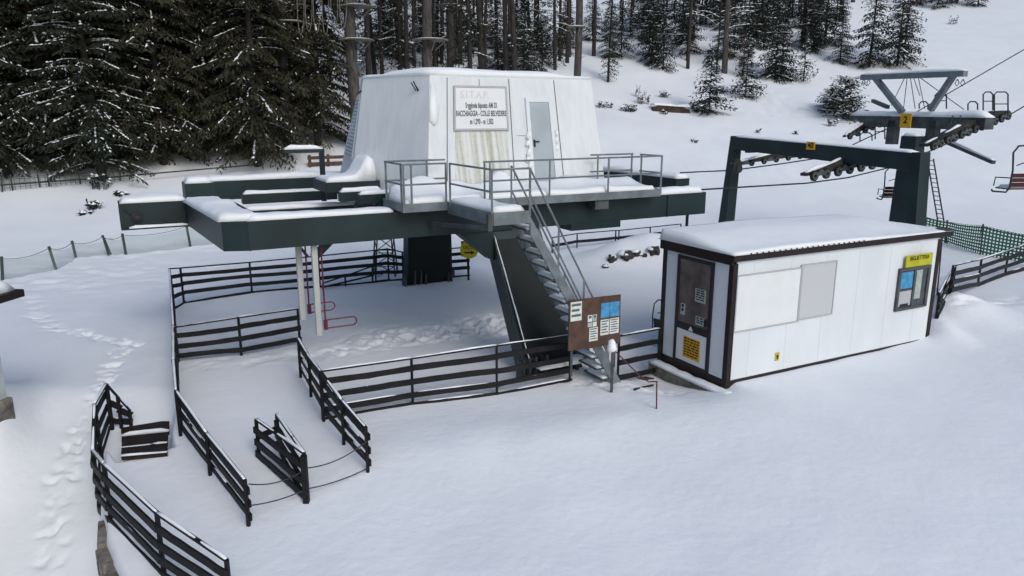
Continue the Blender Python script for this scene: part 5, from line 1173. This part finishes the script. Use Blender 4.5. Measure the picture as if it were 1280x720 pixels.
for (px, py, hp, ms, lab, H0) in ((905, 91, 240, PINE[0], 'thick bare trunk with snowy side branches above the small spruces', 19), (1003, 58, 200, PINE[1], 'bare straight trunk above the snow-dusted sapling spruce', 20), (790, 45, 200, PINE[2], 'thin trunk rising from the small spruce at the top', 17), (859, 76, 150, PINE[2], 'very thin bare trunk left of the thick trunk with snowy side branches', 17), (962, 52, 170, SLIM[1], 'dark needled slim conifer behind the thick trunk at the top', 14)):
    P_ = G(px, py); plant(ms, P_, lab, rz=px*.7, sc=1.0)
for i, (px, py, sc) in enumerate(((1150, 6, .9), (1172, 10, 1.0), (1196, 4, 1.1), (1222, 8, .9), (1240, -6, 1.1), (1125, -4, 1.1), (1100, -2, 1))):
    plant(MID[i % 2], G(px, py), 'dark conifer at the top edge of the open slope, upper right', rz=i, sc=sc, group='conifers at the top edge upper right')
# snowy bare branches reaching out of the thick trunk
def bare_branches(lab, P_, specs, seed):
    root = thing('bare_branch_tree', lab, 'tree', P_, 0); rr = random.Random(seed); mb = MB(); c = MB()
    mb.tube([P_, P_+Vector((.05, 0, 3)), P_+Vector((0, 0, 7.5))], .09, 7, r1=.04)
    for (z, dx, dz, L) in specs:
        q = P_+Vector((0, 0, z)); pts = [q]; 
        for i in range(7): q = q+Vector((dx*L/7+rr.uniform(-.06, .06), rr.uniform(-.12, .12), (dz*(1-i/5))*L/7+rr.uniform(-.06, .06))); pts.append(q)
        mb.tube(pts, .035, 4, r1=.01)
        for a, b in zip(pts[:-1], pts[1:]): lump(c, (a+b)/2+Vector((0, 0, .05)), (b-a).normalized(), (b-a).length*1.2, .05, .06, rr)
        for i in range(2, 7):
            e = pts[i]+Vector((rr.uniform(-.3, .4)*(1 if dx > 0 else -1), rr.uniform(-.3, .3), rr.uniform(-.5, .3))); mb.tube([pts[i], e], .012, 3); lump(c, (pts[i]+e)/2+Vector((0, 0, .02)), (e-pts[i]).normalized(), (e-pts[i]).length, .03, .04, rr)
    mb.build('trunk', M['barkd'], root); c.build('branch_snow', M['snowcap'], root)
bare_branches('bare tree with long snow-laden branches in front of the thick trunk at the upper right', G(896, 84), [(3.0, -1, .9, 2.8), (3.8, -1, .5, 2.2), (2.6, 1, .5, 2.4), (3.4, 1, .8, 2.6), (4.2, 1, .3, 2.8), (5, -1, .4, 2), (2.2, 1, .2, 1.8)], 4)
# twigs and tufts poking through the snow
def tuft(px, py, wpx, n_, lab, m='needle3', hpx=8, name='snowy_twigs'):
    g_ = G(px, py); d_ = (g_-Vector((0, 0, CH))).length; ww = wpx*d_/FPX; hh = hpx*d_/FPX; root = thing(name, lab, 'shrub', g_, 0); fo = Fol(); rr = random.Random(px*7+py); mb = MB(); c = MB()
    for i in range(n_):
        x = rr.uniform(-.5, .5)*ww; y = rr.uniform(-.4, .4)*ww*.6; b_ = Vector((x, y, tz(g_.x+x, g_.y+y)-g_.z-.03)); t_ = b_+Vector((rr.uniform(-.3, .3)*hh, rr.uniform(-.3, .3)*hh, hh*rr.uniform(.5, 1.1)))
        mb.tube([g_+b_, g_+t_], .015, 3, r1=.006)
        for k_ in range(7): q = b_.lerp(t_, rr.uniform(.3, 1)); dd = Vector((rr.uniform(-1, 1), rr.uniform(-1, 1), rr.uniform(-.2, .5))).normalized(); fo.leaf(q, dd, rr.uniform(.12, .26), rr.uniform(.03, .06), rr)
        if rr.random() < .6: lump(c, g_+t_, Vector((1, 0, 0)), .2, .08, .07, rr)
    mb.build('stems', M['barkd'], root); me = fo.mesh('leaves', M[m]); o = bpy.data.objects.new('leaves', me); COL.objects.link(o); o.parent = root
    if c.v: c.build('snow_cap', M['snowcap'], root)
tuft(757, 135, 18, 14, 'small dark twigs in the snow just right of the machine house', hpx=9)
tuft(787, 139, 20, 22, 'low dark shrub at the left end of the bare earth bank')
tuft(803, 130, 14, 14, 'upright dark shrub at the left end of the bare earth bank', hpx=16)
tuft(795, 121, 6, 4, 'thin lone sapling above the left end of the bare earth bank', hpx=15)
tuft(829, 122, 10, 10, 'small shrub above the bare earth bank', hpx=9)
tuft(830, 143, 6, 6, 'tiny tuft below the bare earth bank', hpx=5)
tuft(865, 136, 6, 8, 'dark tuft at the right end of the bare earth bank', hpx=7); tuft(876, 141, 12, 14, 'dark tuft at the foot of the nearest small spruce', hpx=7); tuft(1013, 95, 16, 10, 'brown tuft beside the snow-dusted sapling spruce', m='brownleaf', hpx=8)
tuft(868, 178, 6, 3, 'tiny twig alone on the open snow behind the platform', hpx=4); tuft(948, 166, 5, 3, 'tiny dark tip in the snow above the left part of the portal crossbeam', hpx=4); tuft(996, 168, 4, 3, 'tiny dark tip in the snow above the number plate', hpx=4)
tuft(127, 236, 22, 14, 'snowy twigs hanging over the slack cable at the left', hpx=16); tuft(150, 245, 14, 10, 'small twigs right below the slack cable at the left', hpx=5); tuft(118, 262, 20, 12, 'dark twigs on open snow left of the station arm', hpx=8); tuft(110, 268, 12, 6, 'sparse lower twigs on open snow left of the station arm', hpx=4)
tuft(1192, 30, 12, 10, 'small dark tuft on the open slope below the top edge conifers', hpx=8); tuft(1040, 158, 10, 8, 'russet tuft at the foot of the bush by the tower', m='brownleaf', hpx=10)
# bare earth bank
g0, g1 = G(815, 137), G(862, 140); mb = MB(); rr = random.Random(5); pts = []; N_ = 12
for i in range(N_+1): q = g0.lerp(g1, i/N_); q.z = tz(q.x, q.y); pts.append((q, .15+.28*math.sin(math.pi*i/N_)*rr.uniform(.7, 1.2)))
vs = []; fs = []
for q, h in pts: vs += [q+Vector((0, -.35, -.15)), q+Vector((rr.uniform(-.05, .05), -.22, h*.6)), q+Vector((0, 0, h)), q+Vector((0, .5, h*.6)), q+Vector((0, .8, -.2))]
for i in range(N_):
    for k_ in range(4): fs.append((i*5+k_, (i+1)*5+k_, (i+1)*5+k_+1, i*5+k_+1))
fs += [(0, 1, 2, 3, 4), tuple(N_*5+k_ for k_ in (4, 3, 2, 1, 0))]
mb.add(vs, fs); eb = thing('earth_bank', 'bare brown earth bank showing through the snow left of the nearest small spruce', 'earth bank', g0, 0); mb.build('soil', M['mossbrown'], eb)
c = MB(); cap_between(c, g0+Vector((0, .25, .30)), g1+Vector((0, .25, .30)), .9, .16, 7, rough=.5); c.build('snow_cap', M['snowcap'], eb, smooth=True)

# ordinal wording for the small groups of look-alike forest trees, left to right
from collections import defaultdict
_g = defaultdict(list)
for o in COL.objects:
    if o.type == 'EMPTY' and o.get('group') and o.get('label') == o.get('group'): _g[o['group']].append(o)
_ord = ['leftmost', 'second', 'third', 'fourth', 'fifth', 'sixth', 'seventh', 'eighth', 'ninth']
for k_, os_ in _g.items():
    if 2 <= len(os_) <= 9:
        os_.sort(key=lambda o: o.location.x/(o.location.y+1))
        for i, o in enumerate(os_): o['label'] = (_ord[i] + (', ' if i == 0 else ' from left, ') + k_)
